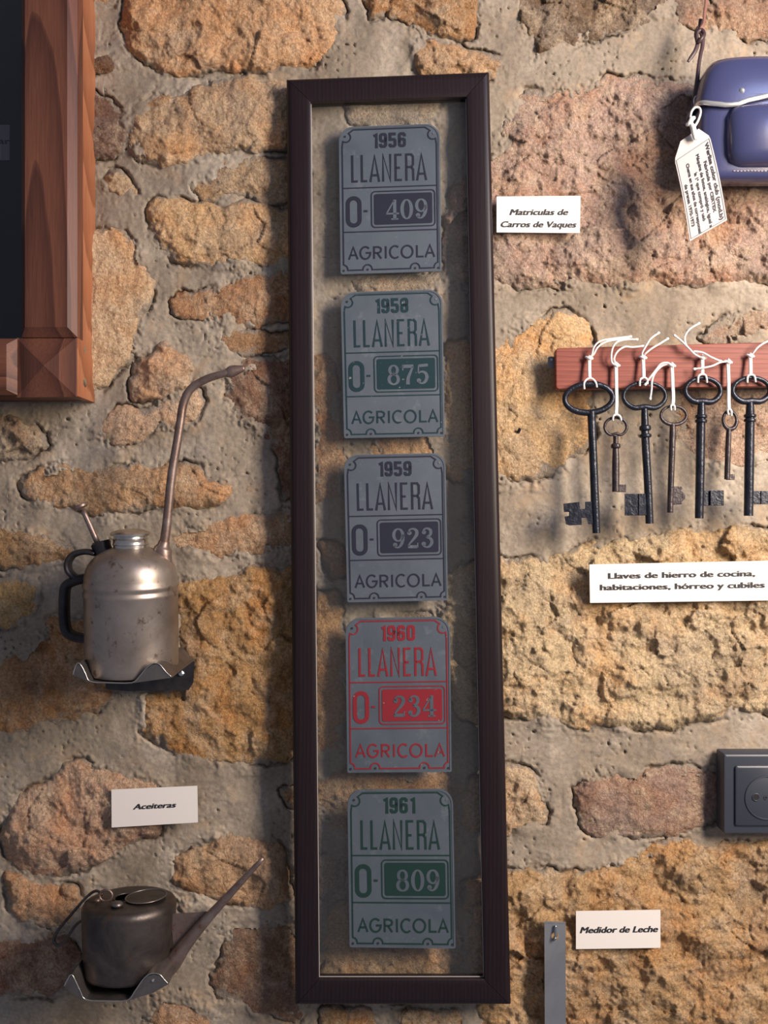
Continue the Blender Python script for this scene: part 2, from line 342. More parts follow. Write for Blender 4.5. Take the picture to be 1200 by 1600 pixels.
# outline, colour, prominence, unevenness
STONES = [
 ([(190,40),(197,-90),(520,-90),(537,20),(530,65),(495,100),(455,112),(385,114),(340,113),(290,124),(255,115),(215,92),(192,65)], TAN, 26, 1.2),
 ([(200,180),(248,160),(285,142),(320,130),(365,118),(392,115),(420,124),(470,135),(478,215),(445,238),(380,238),(345,240),(310,255),(262,262),(215,252),(202,225)], PALE, 22, 1.0),
 ([(204,166),(230,152),(262,146),(274,156),(246,172),(206,180)], WARM, 9, .6),
 ([(100,130),(165,148),(190,176),(199,205),(196,238),(160,248),(100,246)], DARK, 14, 1.1),
 ([(162,270),(188,267),(205,282),(216,300),(205,309),(181,312),(168,292)], PALE, 12, .8),
 ([(299,300),(301,285),(325,275),(332,256),(380,245),(430,246),(475,250),(475,308),(440,320),(400,318),(382,302),(345,316),(312,312)], TAN, 12, .8),
 ([(228,330),(233,312),(262,306),(300,314),(345,322),(388,310),(430,326),(475,330),(475,408),(440,415),(360,418),(280,416),(262,402),(240,370)], TAN, 18, 1.0),
 ([(80,340),(165,362),(182,352),(207,378),(230,408),(243,434),(231,477),(216,526),(209,553),(188,582),(155,613),(120,628),(80,600)], PALE, 20, .7),
 ([(264,468),(285,455),(305,458),(350,438),(395,425),(420,420),(475,430),(475,500),(430,505),(395,512),(340,503),(270,495)], WARM, 10, .7),
 ([(342,522),(370,514),(410,520),(475,520),(475,548),(420,548),(375,558),(350,546)], WARM, 8, .5),
 ([(204,603),(207,577),(226,555),(248,536),(264,535),(285,545),(304,570),(303,590),(288,606),(250,622),(222,633),(208,622)], PALE, 20, 1.3),
 ([(147,668),(165,650),(195,636),(218,640),(250,630),(290,614),(312,602),(319,630),(310,655),(285,668),(242,676),(215,695),(180,700),(155,685)], PALE, 13, .8),
 ([(27,750),(50,738),(75,730),(110,722),(160,728),(215,722),(240,730),(300,720),(318,725),(322,745),(360,755),(368,775),(350,790),(300,797),(240,795),(160,806),(110,800),(60,790),(32,772)], TAN, 18, .8),
 ([(-90,640),(20,648),(50,662),(70,680),(76,700),(60,713),(30,721),(-90,716)], GREYT, 20, 1.5),
 ([(350,600),(353,575),(395,560),(478,556),(478,780),(440,775),(430,700),(400,670),(365,655),(352,627)], BROWN, 9, .8),
 ([(-90,820),(30,827),(60,834),(95,845),(118,860),(105,880),(75,888),(40,888),(-90,890)], WARM, 14, .9),
 ([(262,838),(290,815),(330,812),(380,804),(420,800),(478,800),(478,862),(430,868),(380,870),(320,868),(275,862)], TAN, 9, .6),
 ([(-90,900),(30,903),(62,910),(66,930),(60,958),(40,974),(0,988),(-90,990)], OCHRE, 14, .7),
 ([(-90,1052),(25,1025),(58,1000),(75,965),(100,955),(150,960),(200,980),(216,1020),(205,1060),(178,1085),(150,1110),(120,1130),(80,1125),(40,1150),(-90,1148)], OCHRE, 16, 1.1),
 ([(270,905),(290,900),(330,897),(370,893),(388,880),(420,886),(478,880),(480,1160),(450,1190),(380,1196),(330,1192),(285,1190),(250,1165),(221,1150),(217,1120),(224,1082),(262,1075),(276,1000)], OCHRE, 19, 1.1),
 ([(0,1312),(2,1280),(20,1247),(45,1235),(75,1225),(92,1197),(125,1184),(150,1195),(215,1208),(250,1222),(263,1242),(256,1298),(222,1312),(192,1330),(170,1345),(132,1356),(115,1370),(70,1372),(35,1358),(8,1340)], PALE, 24, 1.5),
 ([(5,1362),(30,1364),(70,1380),(118,1378),(132,1392),(130,1420),(100,1443),(60,1450),(25,1440),(8,1410)], WARM, 16, .9),
 ([(-90,1455),(30,1465),(60,1456),(85,1453),(110,1461),(130,1490),(115,1520),(90,1560),(50,1561),(-90,1545)], BROWN, 14, .8),
 ([(269,1348),(276,1333),(310,1320),(342,1300),(370,1299),(400,1305),(446,1315),(458,1400),(440,1420),(390,1421),(340,1406),(300,1396),(269,1385)], TAN, 19, 1.0),
 ([(274,1397),(300,1402),(326,1415),(320,1426),(281,1430)], WARM, 9, .4),
 ([(345,1500),(350,1470),(357,1440),(400,1435),(478,1435),(478,1590),(440,1592),(400,1585),(360,1565),(333,1555),(330,1530)], BROWN, 9, .5),
 ([(232,1562),(260,1550),(300,1560),(330,1575),(335,1690),(228,1690)], TAN, 15, .9),
 ([(438,1236),(450,1230),(474,1240),(474,1266),(450,1263)], WARM, 8, .5),
 ([(110,92),(175,85),(186,100),(182,112),(110,118)], DARK, 9, .6),
 ([(100,-90),(190,-90),(188,2),(150,16),(100,12)], TAN, 9, .6),
 ([(568,-90),(754,-90),(746,30),(742,58),(734,66),(700,62),(668,56),(650,46),(620,28),(600,20),(571,36)], WARM, 15, 1.2),
 ([(643,88),(650,66),(670,58),(700,65),(740,76),(775,86),(799,95),(790,110),(770,124),(700,130),(660,122),(645,104)], TAN, 20, 1.2),
 ([(528,162),(560,148),(640,142),(692,150),(688,178),(672,205),(640,210),(590,208),(545,200)], GREYT, 12, .6),
 ([(700,312),(714,282),(735,255),(775,238),(786,215),(790,176),(815,142),(860,146),(920,128),(960,117),(1040,124),(1100,128),(1290,132),(1290,438),(1160,446),(1100,450),(1040,441),(990,452),(930,445),(860,451),(800,450),(770,455),(700,440),(690,400),(694,350)], PINK, 17, 1.3),
 ([(800,-90),(1040,-90),(1046,24),(1000,40),(975,50),(930,60),(890,75),(852,84),(836,84),(820,52),(805,20)], DARK, 12, 1.3),
 ([(1050,-90),(1290,-90),(1290,60),(1160,64),(1110,55),(1062,42),(1050,22)], PINK, 12, 1.0),
 ([(780,540),(800,511),(830,496),(880,482),(915,498),(930,538),(926,600),(936,650),(930,682),(890,722),(860,745),(800,756),(740,750),(700,752),(690,700),(692,600),(698,530),(740,532)], TAN, 14, .7),
 ([(484,552),(515,546),(526,600),(536,660),(541,700),(541,760),(530,780),(484,790)], WARM, 9, .6),
 ([(590,596),(688,600),(686,746),(640,750),(580,748),(575,690)], OCHRE, 9, .8),
 ([(545,432),(600,425),(690,430),(740,438),(735,450),(600,472),(550,462)], GREYT, 9, .6),
 ([(486,920),(530,925),(541,960),(541,1170),(500,1180),(484,1170)], OCHRE, 12, .7),
 ([(500,850),(525,845),(540,860),(540,900),(520,905),(505,880)], WARM, 9, .8),
 ([(690,905),(720,882),(775,871),(800,880),(850,870),(910,850),(960,840),(1010,831),(1060,826),(1130,821),(1290,826),(1290,1134),(1170,1112),(1100,1130),(1040,1140),(970,1140),(900,1141),(840,1130),(790,1120),(745,1130),(715,1120),(690,1060),(685,960)], PALE, 19, 1.7),
 ([(1051,612),(1060,582),(1100,576),(1290,570),(1290,700),(1190,722),(1120,735),(1072,720),(1056,680)], PINK, 9, .9),
 ([(1090,531),(1110,510),(1150,490),(1290,472),(1290,525),(1140,538)], GREYT, 9, 1.3),
 ([(716,1240),(745,1212),(770,1200),(800,1190),(830,1204),(846,1230),(860,1260),(858,1285),(830,1300),(795,1311),(757,1306),(725,1300)], PALE, 18, 1.2),
 ([(895,1227),(930,1211),(980,1203),(1040,1198),(1100,1196),(1132,1218),(1128,1270),(1092,1300),(1030,1308),(930,1308),(906,1291),(900,1250)], PINK, 11, .7),
 ([(722,1380),(760,1368),(800,1357),(850,1356),(900,1364),(960,1350),(1000,1330),(1040,1309),(1100,1311),(1150,1317),(1290,1308),(1290,1690),(770,1690),(752,1610),(735,1560),(726,1460)], (0.70, 0.44, 0.21), 22, 1.7),
 ([(488,1215),(530,1200),(600,1205),(650,1210),(700,1205),(714,1232),(712,1330),(640,1340),(560,1320),(510,1290),(488,1260)], TAN, 14, .9),
 ([(505,1420),(540,1402),(600,1400),(680,1402),(712,1420),(722,1480),(718,1560),(700,1564),(560,1564),(503,1560)], TAN, 13, 1.0),
 ([(486,1335),(530,1330),(545,1360),(540,1395),(505,1410),(486,1400)], GREYT, 10, .7),
 ([(497,1585),(508,1573),(596,1573),(603,1690),(497,1690)], TAN, 12, .7),
 ([(624,1582),(640,1573),(738,1577),(745,1690),(618,1690)], PALE, 15, 1.1),
 ([(580,968),(640,955),(690,962),(700,1040),(690,1160),(600,1175),(575,1090)], GREYT, 10, .7),
]
def chaikin(P, n=1):
    for _ in range(n):
        Q = []
        for i in range(len(P)):
            a = np.array(P[i], float); b = np.array(P[(i + 1) % len(P)], float); Q += [a * .8 + b * .2, a * .2 + b * .8]
        P = Q
    return P
def sdist(x, y, poly):
    P = np.array(poly, float); n = len(P); d = np.full(x.shape, 1e18); ins = np.zeros(x.shape, bool)
    for i in range(n):
        ax, ay = P[i]; bx, by = P[(i + 1) % n]; ex, ey = bx - ax, by - ay
        t = np.clip(((x - ax) * ex + (y - ay) * ey) / (ex * ex + ey * ey + 1e-9), 0, 1)
        d = np.minimum(d, (x - ax - t * ex) ** 2 + (y - ay - t * ey) ** 2)
        c = ((ay > y) != (by > y)); xx = ax + (y - ay) / (by - ay + 1e-12) * ex
        ins ^= c & (x < xx)
    d = np.sqrt(d); return np.where(ins, d, -d)

def grid_mesh(name, X, Y, Z, keep, material, parent, color=None, smear=None):
    ny, nx = X.shape; idx = np.arange(nx * ny).reshape(ny, nx)
    q = keep[:-1, :-1] & keep[1:, :-1] & keep[:-1, 1:] & keep[1:, 1:]
    a = idx[:-1, :-1][q]; b = idx[:-1, 1:][q]; c = idx[1:, 1:][q]; d = idx[1:, :-1][q]
    F = np.stack([a, d, c, b], -1)
    used = np.unique(F); rem = np.zeros(nx * ny, np.int64); rem[used] = np.arange(len(used)); F = rem[F]
    V = Wv(X.ravel()[used], Y.ravel()[used], Z.ravel()[used])
    org = V.mean(0) if parent is not None else np.zeros(3)
    me = bpy.data.meshes.new(name); me.vertices.add(len(V)); me.vertices.foreach_set('co', (V - org).astype(np.float32).ravel())
    me.loops.add(F.size); me.loops.foreach_set('vertex_index', F.astype(np.int32).ravel())
    me.polygons.add(len(F)); me.polygons.foreach_set('loop_start', np.arange(0, F.size, 4, dtype=np.int32))
    me.polygons.foreach_set('loop_total', np.full(len(F), 4, np.int32))
    if smear is not None:
        at = me.attributes.new('smear', 'FLOAT', 'POINT'); at.data.foreach_set('value', smear.ravel()[used].astype(np.float32))
    me.update(calc_edges=True); me.shade_smooth(); me.materials.append(material)
    o = bpy.data.objects.new(name, me); C.objects.link(o); o.parent = parent; o.location = org
    if color: o.color = (*color, 1)
    return o

rngs = np.random.RandomState(4)
warp1 = 3.5 * gnoise(GX, GY, 60, 2) + 6.0 * gnoise(GX, GY, 24, 3) + 2.6 * gnoise(GX, GY, 9, 5) + 1.3 * gnoise(GX, GY, 4.5, 8)
near = np.full(GX.shape, -1e9); HALL = np.full(GX.shape, -50.0)
stone_grids = []
for si, (poly, colr, prom, unev) in enumerate(STONES):
    P = chaikin(poly); A = np.array(P); x0, y0 = A.min(0) - 16; x1, y1 = A.max(0) + 16
    i0 = max(int((x0 - MX0) // STEP), 0); i1 = min(int((x1 - MX0) // STEP) + 2, len(gx)); j0 = max(int((y0 - MY0) // STEP), 0); j1 = min(int((y1 - MY0) // STEP) + 2, len(gy))
    X = GX[j0:j1, i0:i1]; Y = GY[j0:j1, i0:i1]
    sd = sdist(X, Y, P) + warp1[j0:j1, i0:i1]
    mx = max(sd.max(), 10); se = 50 + si
    ew = 5 + 9 * rngs.rand()
    e = 1 - np.exp(-np.maximum(sd, 0) / ew); e2 = np.clip(sd / 22, 0, 1)
    dome = np.sqrt(np.clip(sd / mx, 0, 1))
    tx, ty = rngs.randn(2) * 0.03
    cx_, cy_ = A.mean(0)
    h = prom * (0.50 * e + 0.42 * dome) + ((X - cx_) * tx + (Y - cy_) * ty) * e2 * .6
    h = h + unev * (e * (7.5 * fbm(X, Y, 75, 3, se, .55) + 6.0 * facets(X, Y, 78, se + 3) + 2.2 * facets(X, Y, 30, se + 9))
                    + (0.25 + .75 * e) * (2.3 * ridged(X, Y, 30, 3, se + 20) - 0.4)) + 1.65 * fbm(X + .3 * Y, Y * .8, 12, 3, se + 31, .7) * (0.5 + 0.5 * min(unev, 1.3))
    h = np.maximum(h, 1.5 * e)
    h = np.where(sd < 0, sd * 2.6 + 0.5 * h, h)
    h = np.clip(h, -30, 42)
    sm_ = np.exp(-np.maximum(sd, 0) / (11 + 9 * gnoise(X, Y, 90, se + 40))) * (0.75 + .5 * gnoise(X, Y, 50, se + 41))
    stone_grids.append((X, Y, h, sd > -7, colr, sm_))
    near[j0:j1, i0:i1] = np.maximum(near[j0:j1, i0:i1], sd)
    HALL[j0:j1, i0:i1] = np.maximum(HALL[j0:j1, i0:i1], np.where(sd > 0, h, -50))
out = np.clip(-near, 0, 400)
mort = 4.0 * fbm(GX, GY, 130, 2, 11) + 2.2 * fbm(GX + 0.4 * GY, GY, 55, 2, 12) + 0.55 * fbm(GX, GY, 12, 2, 13)
edge = np.exp(-out / 9.0) * np.clip(0.55 + 1.3 * gnoise(GX, GY, 60, 17), 0, 1.3)
crumb = ridged(GX, GY, 11, 2, 19) * 3.6 + gnoise(GX, GY, 5, 23) * 1.8
mort = mort + edge * crumb
gap = np.exp(-((out - 1.5) / 3.0) ** 2) * np.clip(gnoise(GX, GY, 75, 29) * 2.2 + 0.15, 0, 1)
mort = mort - 13 * gap
mort = mort + 9 * np.clip(gnoise(GX, GY, 42, 71) + 0.1, 0, 1) * np.exp(-out / 9)
lumps = np.clip(gnoise(GX, GY, 16, 31) - 0.25, 0, 1) * np.clip(gnoise(GX, GY, 90, 33) * 2, 0, 1) * 9
mort = mort + lumps * np.exp(-out / 16)
pits = -5 * np.clip(gnoise(GX, GY, 6.5, 41) - 0.48, 0, 1) * 4 * np.clip(gnoise(GX, GY, 70, 43) * 2 + .2, 0, 1)
mort = np.clip(mort + pits + 3.0, -18, 16)
HALL = np.maximum(HALL, np.where(near < 0, mort, -50))
def top(x0, y0, x1, y1):
    i0 = int((x0 - MX0) / STEP); i1 = int((x1 - MX0) / STEP) + 1; j0 = int((y0 - MY0) / STEP); j1 = int((y1 - MY0) / STEP) + 1
    return float(HALL[max(j0, 0):j1, max(i0, 0):i1].max())

wall = grid_mesh('wall_back', GX, GY, mort, near < 15, M_mortar, None)
tag(wall, 'rough stone wall with tan stones set in grey smeared mortar', kind='structure')
for X, Y, h, keep, colr, sm_ in stone_grids:
    jit = 1 + 0.10 * rngs.randn(); colr = tuple(float(np.clip(c * jit * (1 + 0.03 * rngs.randn()), 0.02, 0.8)) for c in colr)
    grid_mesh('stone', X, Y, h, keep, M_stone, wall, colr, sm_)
# the same wall carried on past the photograph, coarser
for k, (x0, x1, y0, y1) in enumerate([(-700, MX0, -600, 2200), (MX1, 1900, -600, 2200), (MX0, MX1, -600, MY0), (MX0, MX1, MY1, 2200)]):
    st = 10.0
    xs = np.linspace(x0, x1, int((x1 - x0) / st) + 1); ys = np.linspace(y0, y1, int((y1 - y0) / st) + 1); X, Y = np.meshgrid(xs, ys)
    grid_mesh('mortar', X, Y, 2 + 3 * fbm(X, Y, 120, 2, 61 + k), np.ones(X.shape, bool), M_mortar, wall)
    cxs = np.arange(x0 + 75, x1 - 60, 150) if x1 - x0 > 700 else np.arange(x0 + 80, x1 - 60, 150)
    for ry, cy_ in enumerate(np.arange(y0 + 60, y1 - 40, 105)):
        for cx_ in cxs:
            a_, b_ = 62 + 8 * rngs.rand(), 42 + 6 * rngs.rand(); cc = cx_ + (ry % 2) * 12
            P = [(cc + a_ * math.cos(q) * (0.85 + .3 * rngs.rand()), cy_ + b_ * math.sin(q) * (0.85 + .3 * rngs.rand())) for q in np.linspace(0, 2 * math.pi, 9)[:-1]]
            X, Y = np.meshgrid(np.arange(cc - 80, cc + 81, 6), np.arange(cy_ - 60, cy_ + 61, 6)); sd = sdist(X, Y, P) + 4 * gnoise(X, Y, 26, 3)
            e = 1 - np.exp(-np.maximum(sd, 0) / 8); h = np.where(sd < 0, sd * 2.2, 14 * e + 4 * e * fbm(X, Y, 40, 3, int(cx_) % 97))
            grid_mesh('stone', X, Y, h, sd > -10, M_stone, wall, [TAN, PALE, WARM, PINK, OCHRE][rngs.randint(5)])

# ------------------------------------------------------------------ lettering helpers
def text_mesh(body, size=1.0, bold=0.0, shear=0.0, xs=1.0, spacing=1.0, align='CENTER'):
    cu = bpy.data.curves.new('t', 'FONT'); cu.body = body; cu.size = size; cu.offset = bold; cu.shear = shear
    cu.align_x = align; cu.align_y = 'CENTER'; cu.space_character = spacing; cu.resolution_u = 3
    o = bpy.data.objects.new('t', cu); C.objects.link(o)
    dg = bpy.context.evaluated_depsgraph_get(); me = bpy.data.meshes.new_from_object(o.evaluated_get(dg))
    V = np.array([v.co[:2] for v in me.vertices]); F = [tuple(p.vertices) for p in me.polygons]
    bpy.data.objects.remove(o); bpy.data.curves.remove(cu); bpy.data.meshes.remove(me)
    V[:, 0] *= xs; return V, F
def place_text(m, body, f, cx, cy, width, height, bold=0.02, shear=0.0, h=0.4, spacing=1.0):
    """fit the text into width x height (cap height box) centred at cx, cy; y runs down"""
    V, F = text_mesh(body, 1.0, 0.0, 0.0, 1.0, spacing); V[:, 0] += V[:, 1] * shear
    w = V[:, 0].max() - V[:, 0].min(); mid = (V[:, 0].max() + V[:, 0].min()) / 2
    sx = width / w; sy = height / 0.70
    for q, (dx, dy) in enumerate(((-1, -.4), (-.5, .4), (0, 0), (.5, -.4), (1, .4))):
        m.add([f(cx + (p[0] - mid + dx * bold) * sx, cy - (p[1] + dy * bold) * sy, h + q * .02) for p in V], F)
    return m
def ribbon(m, pts, f, h0, h1, closed=False):
    """pts (x,y,w) 2D stroke with width w"""
    P = [np.array(p, float) for p in pts]; n = len(P); L = []; R = []
    for i in range(n):
        if closed: a = P[i] - P[(i - 1) % n]; b = P[(i + 1) % n] - P[i]
        else:
            a = P[i] - P[i - 1] if i > 0 else P[1] - P[0]; b = P[i + 1] - P[i] if i < n - 1 else P[-1] - P[-2]
        a = a[:2] / (np.linalg.norm(a[:2]) + 1e-9); b = b[:2] / (np.linalg.norm(b[:2]) + 1e-9)
        t = a + b; t /= np.linalg.norm(t) + 1e-9; nn = np.array([-t[1], t[0]]); c = max(abs(np.dot(nn, [-a[1], a[0]])), 0.66)
        L.append(P[i][:2] + nn * P[i][2] / 2 / c); R.append(P[i][:2] - nn * P[i][2] / 2 / c)
    vs = [f(p[0], p[1], h1) for p in L] + [f(p[0], p[1], h1) for p in R] + [f(p[0], p[1], h0) for p in L] + [f(p[0], p[1], h0) for p in R]
    fs = []
    for i in range(n if closed else n - 1):
        j = (i + 1) % n
        fs += [(i, j, n + j, n + i), (i, j, 2 * n + j, 2 * n + i), (n + i, n + j, 3 * n + j, 3 * n + i)]
    if not closed: fs += [(0, n, 3 * n, 2 * n), (n - 1, 2 * n - 1, 4 * n - 1, 3 * n - 1)]
    m.add(vs, fs); return m
def rrect(x0, y0, x1, y1, r, n=5):
    rr = r if isinstance(r, tuple) else (r,) * 4; out = []
    for (cx, cy, a0, q) in ((x0 + rr[0], y0 + rr[0], 180, rr[0]), (x1 - rr[1], y0 + rr[1], 270, rr[1]), (x1 - rr[2], y1 - rr[2], 0, rr[2]), (x0 + rr[3], y1 - rr[3], 90, rr[3])):
        for i in range(n + 1):
            a = math.radians(a0 + 90 * i / n); out.append((cx + q * math.cos(a), cy + q * math.sin(a)))
    return out
def arc(cx, cy, rx, ry, a0, a1, n=14, w=1.0, wf=None):
    out = []
    for i in range(n + 1):
        a = math.radians(a0 + (a1 - a0) * i / n); out.append((cx + rx * math.cos(a), cy + ry * math.sin(a), wf(a) if wf else w))
    return out
def quadmap(q, d, S0=100.0, T0=100.0):
    """q: TL TR BR BL pixel corners, d: depth or four depths"""
    q = [np.array(p, float) for p in q]; dd = d if isinstance(d, (tuple, list)) else [d] * 4
    Q = [W(q[i][0], q[i][1], dd[i]) for i in range(4)]
    nrm = np.cross(Q[1] - Q[0], Q[3] - Q[0]); nrm /= np.linalg.norm(nrm)
    if nrm[1] > 0: nrm = -nrm
    def f(x, y, h):
        u = x / S0; v = y / T0
        return (Q[0] * (1 - u) + Q[1] * u) * (1 - v) + (Q[3] * (1 - u) + Q[2] * u) * v + nrm * h * S
    return f

# ------------------------------------------------------------------ framed glass display
FO = [(447, 122), (765, 110), (799, 1572), (461, 1572)]; FI = [(485, 158), (729, 150), (757, 1531), (498, 1531)]
def fd(y): return 38 + 30 * (y - 116) / 1456.0
fr = thing('picture_frame', W(630, 1572, fd(1572) - 30), 'tall narrow dark mahogany frame with clear glass hanging in the middle of the wall', 'frame')
OUT = [W(x, y, fd(y)) for x, y in FO]; INN = [W(x, y, fd(y)) for x, y in FI]
nrm = np.cross(OUT[1] - OUT[0], OUT[3] - OUT[0]); nrm /= np.linalg.norm(nrm); nrm = nrm if nrm[1] < 0 else -nrm
prof = [(0.0, -30), (0.0, -7), (0.03, -3.5), (0.09, -1.2), (0.18, -0.2), (0.32, 0.0), (0.80, -0.6), (0.95, -1.2), (1.0, -2.4), (1.0, -9.5), (0.86, -10), (0.86, -30)]
for i, nm in enumerate(('top_rail', 'right_stile', 'bottom_rail', 'left_stile')):
    a, b = i, (i + 1) % 4; m = MB(); n = len(prof)
    vs = [OUT[k] * (1 - t) + INN[k] * t + nrm * h * S for k in (a, b) for t, h in prof]
    fs = [tuple(range(n)), tuple(range(n, 2 * n))] + [(j, (j + 1) % n, n + (j + 1) % n, n + j) for j in range(n)]
    # hair-thin mitre joint
    ctr = (np.array(OUT[a]) + np.array(OUT[b])) / 2
    dirv = (OUT[b] - OUT[a]) / np.linalg.norm(OUT[b] - OUT[a])
    vs = [v + dirv * (0.35 * S if j < n else -0.35 * S) for j, v in enumerate(vs)]
    m.add(vs, fs); m.build(nm, M_frame, fr, smooth=True, angle=35)
for k, (nm, hh) in enumerate((('glass_pane', -11.5), ('glass_pane', -20.0))):
    m = MB(); gp = [INN[i] + (OUT[i] - INN[i]) * 0.08 + nrm * hh * S for i in range(4)]
    m.add(gp, [(0, 1, 2, 3)]); m.build(nm, M_glass, fr)
# bright lip where the glass meets the wood
m = MB()
for a, b in ((3, 0), (1, 2), (2, 3)):
    tube3(m, [INN[a] + nrm * (-9.6) * S, INN[b] + nrm * (-9.6) * S], [0.9 * S] * 2, 5)
m.build('glazing_bead', mat('bead', (0.30, 0.27, 0.25), 0.4), fr)

# ---- five licence plates
def paint(name, col, worn=0.0):
    m = mat(name, col, 0.5, spec=0.2)
    if worn:
        t = NT(m); c = t.mix(t.ramp(t.noise(t.pos(), 190, 4, 0.7), [(0.70 - worn, (0, 0, 0)), (0.74 - worn, (1, 1, 1))]), col, (0.26, 0.27, 0.26)); t.col(c)
    return m
NAVY = (0.012, 0.014, 0.03); TEAL = (0.004, 0.028, 0.036); RED = (0.23, 0.012, 0.02); GREEN = (0.004, 0.03, 0.023)
BW = 2.7
def rp(pts): return [(x, y, BW) for x, y in pts]
def rloop(x0, y0, x1, y1): return rp([(p[0], p[1]) for p in rrect(x0, y0, x1, y1, 1.6, 3)])
YD = {'1': [(rp([(1.8, 3.0), (4.4, 1.6), (4.4, 15)]), 0)],
      '9': [(rloop(1.5, 1.5, 6.5, 8.2), 1), (rp([(6.5, 5), (6.5, 12.2), (5.4, 13.5), (2.4, 13.5), (1.5, 12.6), (1.5, 10.8)]), 0)],
      '5': [(rp([(7.2, 1.5), (1.5, 1.5), (1.5, 6.9), (5.4, 6.9), (6.5, 8.0), (6.5, 12.3), (5.4, 13.5), (2.4, 13.5), (1.5, 12.6), (1.5, 11)]), 0)],
      '6': [(rp([(6.5, 4.2), (6.5, 2.5), (5.4, 1.5), (2.6, 1.5), (1.5, 2.6), (1.5, 10)]), 0), (rloop(1.5, 6.9, 6.5, 13.5), 1)],
      '8': [(rloop(1.5, 1.5, 6.5, 7.2), 1), (rloop(1.5, 7.4, 6.5, 13.5), 1)],
      '0': [(rloop(1.5, 1.5, 6.5, 13.5), 1)]}
def th(a, lo=1.0, hi=3.0): return lo + (hi - lo) * abs(math.cos(a)) ** 1.2
def ball(cx, cy, r): return arc(cx, cy, r * .5, r * .5, 0, 360, 10, r)[:-1]
def nd(ch):
    """old style serif numerals in a 12 x 20 box: strokes of changing width"""
    if ch == '0': return [(arc(6, 10, 3.7, 8.8, 0, 360, 24, wf=lambda a: th(a, 1.1, 3.2))[:-1], 1)]
    if ch == '9': return [(arc(6, 6.8, 3.6, 5.6, 0, 360, 20, wf=lambda a: th(a, 1.2, 2.9))[:-1], 1),
                          (spline([(9.7, 6.5, 2.9), (9.6, 11, 2.9), (8.4, 15.5, 2.6), (6.2, 18.3, 1.6), (3.9, 18.2, 1.4), (2.8, 16.6, 2.2)], 4), 0), (ball(3.4, 15.9, 1.9), 1)]
    if ch == '4': return [([(7.6, 1.5, 1.2), (1.6, 13.3, 1.2)], 0), ([(1.2, 13.7, 1.5), (11.4, 13.7, 1.5)], 0), ([(8.0, 0.8, 2.9), (8.0, 19.0, 2.9)], 0), ([(5.2, 18.8, 1.3), (10.9, 18.8, 1.3)], 0)]
    if ch == '8': return [(arc(6, 5.7, 3.1, 4.3, 0, 360, 18, wf=lambda a: th(a, 1.3, 2.6))[:-1], 1), (arc(6, 14.3, 3.7, 4.7, 0, 360, 18, wf=lambda a: th(a, 1.3, 2.9))[:-1], 1)]
    if ch == '7': return [([(1.5, 2.4, 3.0), (10.3, 2.4, 3.0)], 0), (spline([(10, 2.6, 1.6), (7.6, 9, 2.4), (6.0, 14, 3.0), (5.8, 19.4, 3.4)], 4), 0), ([(1.9, 1.2, 1.4), (1.9, 6.4, 1.0)], 0)]
    if ch == '5': return [([(3.0, 2.2, 2.6), (10.4, 1.6, 2.4)], 0), ([(2.9, 1.6, 1.2), (2.6, 9.2, 1.2)], 0),
                          (spline([(2.6, 9.2, 1.2), (5.4, 7.7, 1.6), (8.4, 9.2, 2.6), (9.4, 13, 3.0), (7.9, 17.2, 2.4), (5.0, 18.6, 1.5), (2.6, 17.0, 1.8)], 4), 0), (ball(3.0, 15.9, 1.9), 1)]
    if ch == '2': return [(ball(3.4, 5.2, 1.9), 1), (spline([(2.8, 5.0, 1.8), (3.6, 2.2, 1.5), (6.3, 1.3, 1.7), (9.0, 3.2, 2.8), (9.0, 7.0, 3.0), (6.4, 11.2, 2.2), (3.4, 15.2, 1.5), (2.3, 17.6, 1.3)], 4), 0),
                          ([(2.0, 18.0, 2.6), (9.4, 18.0, 2.8)], 0), ([(9.9, 14.4, 1.0), (9.7, 18.8, 1.4)], 0)]
    if ch == '3': return [(ball(3.4, 4.8, 1.8), 1), (spline([(2.8, 4.8, 1.8), (3.7, 2.0, 1.4), (6.2, 1.2, 1.6), (8.7, 3.2, 2.7), (8.4, 7.2, 2.4), (5.2, 9.5, 1.3)], 4), 0),
                          (spline([(5.0, 9.5, 1.3), (8.4, 10.6, 2.4), (9.6, 14.0, 3.0), (8.0, 17.6, 2.3), (5.2, 18.7, 1.5), (2.6, 17.0, 1.8)], 4), 0), (ball(3.1, 15.6, 1.9), 1)]
LW = 2.05
def tall(ch, x, y0, y1, w, lw):
    m_ = (y0 + y1) / 2
    if ch == 'L': return [([(x, y0), (x, y1 - lw / 2), (x + w * .95, y1 - lw / 2)], 0)]
    if ch == 'A': return [([(x, y1), (x + w / 2, y0 + lw * .5), (x + w, y1)], 0), ([(x + w * .2, y1 - (y1 - y0) * .24), (x + w * .8, y1 - (y1 - y0) * .24)], 0)]
    if ch == 'N': return [([(x, y1), (x, y0 + .3), (x + w, y1 - .3), (x + w, y0)], 0)]
    if ch == 'E': return [([(x + w, y0 + lw / 2), (x, y0 + lw / 2), (x, y1 - lw / 2), (x + w, y1 - lw / 2)], 0), ([(x, m_ + .4), (x + w * .7, m_ + .4)], 0)]
    if ch == 'R': return [([(x, y1), (x, y0 + lw / 2), (x + w * .7, y0 + lw / 2), (x + w * .95, y0 + 3.2), (x + w * .95, m_ - 2.4), (x + w * .7, m_), (x, m_)], 0), ([(x + w * .7, m_), (x + w * .95, m_ + 2.6), (x + w * .98, y1)], 0)]
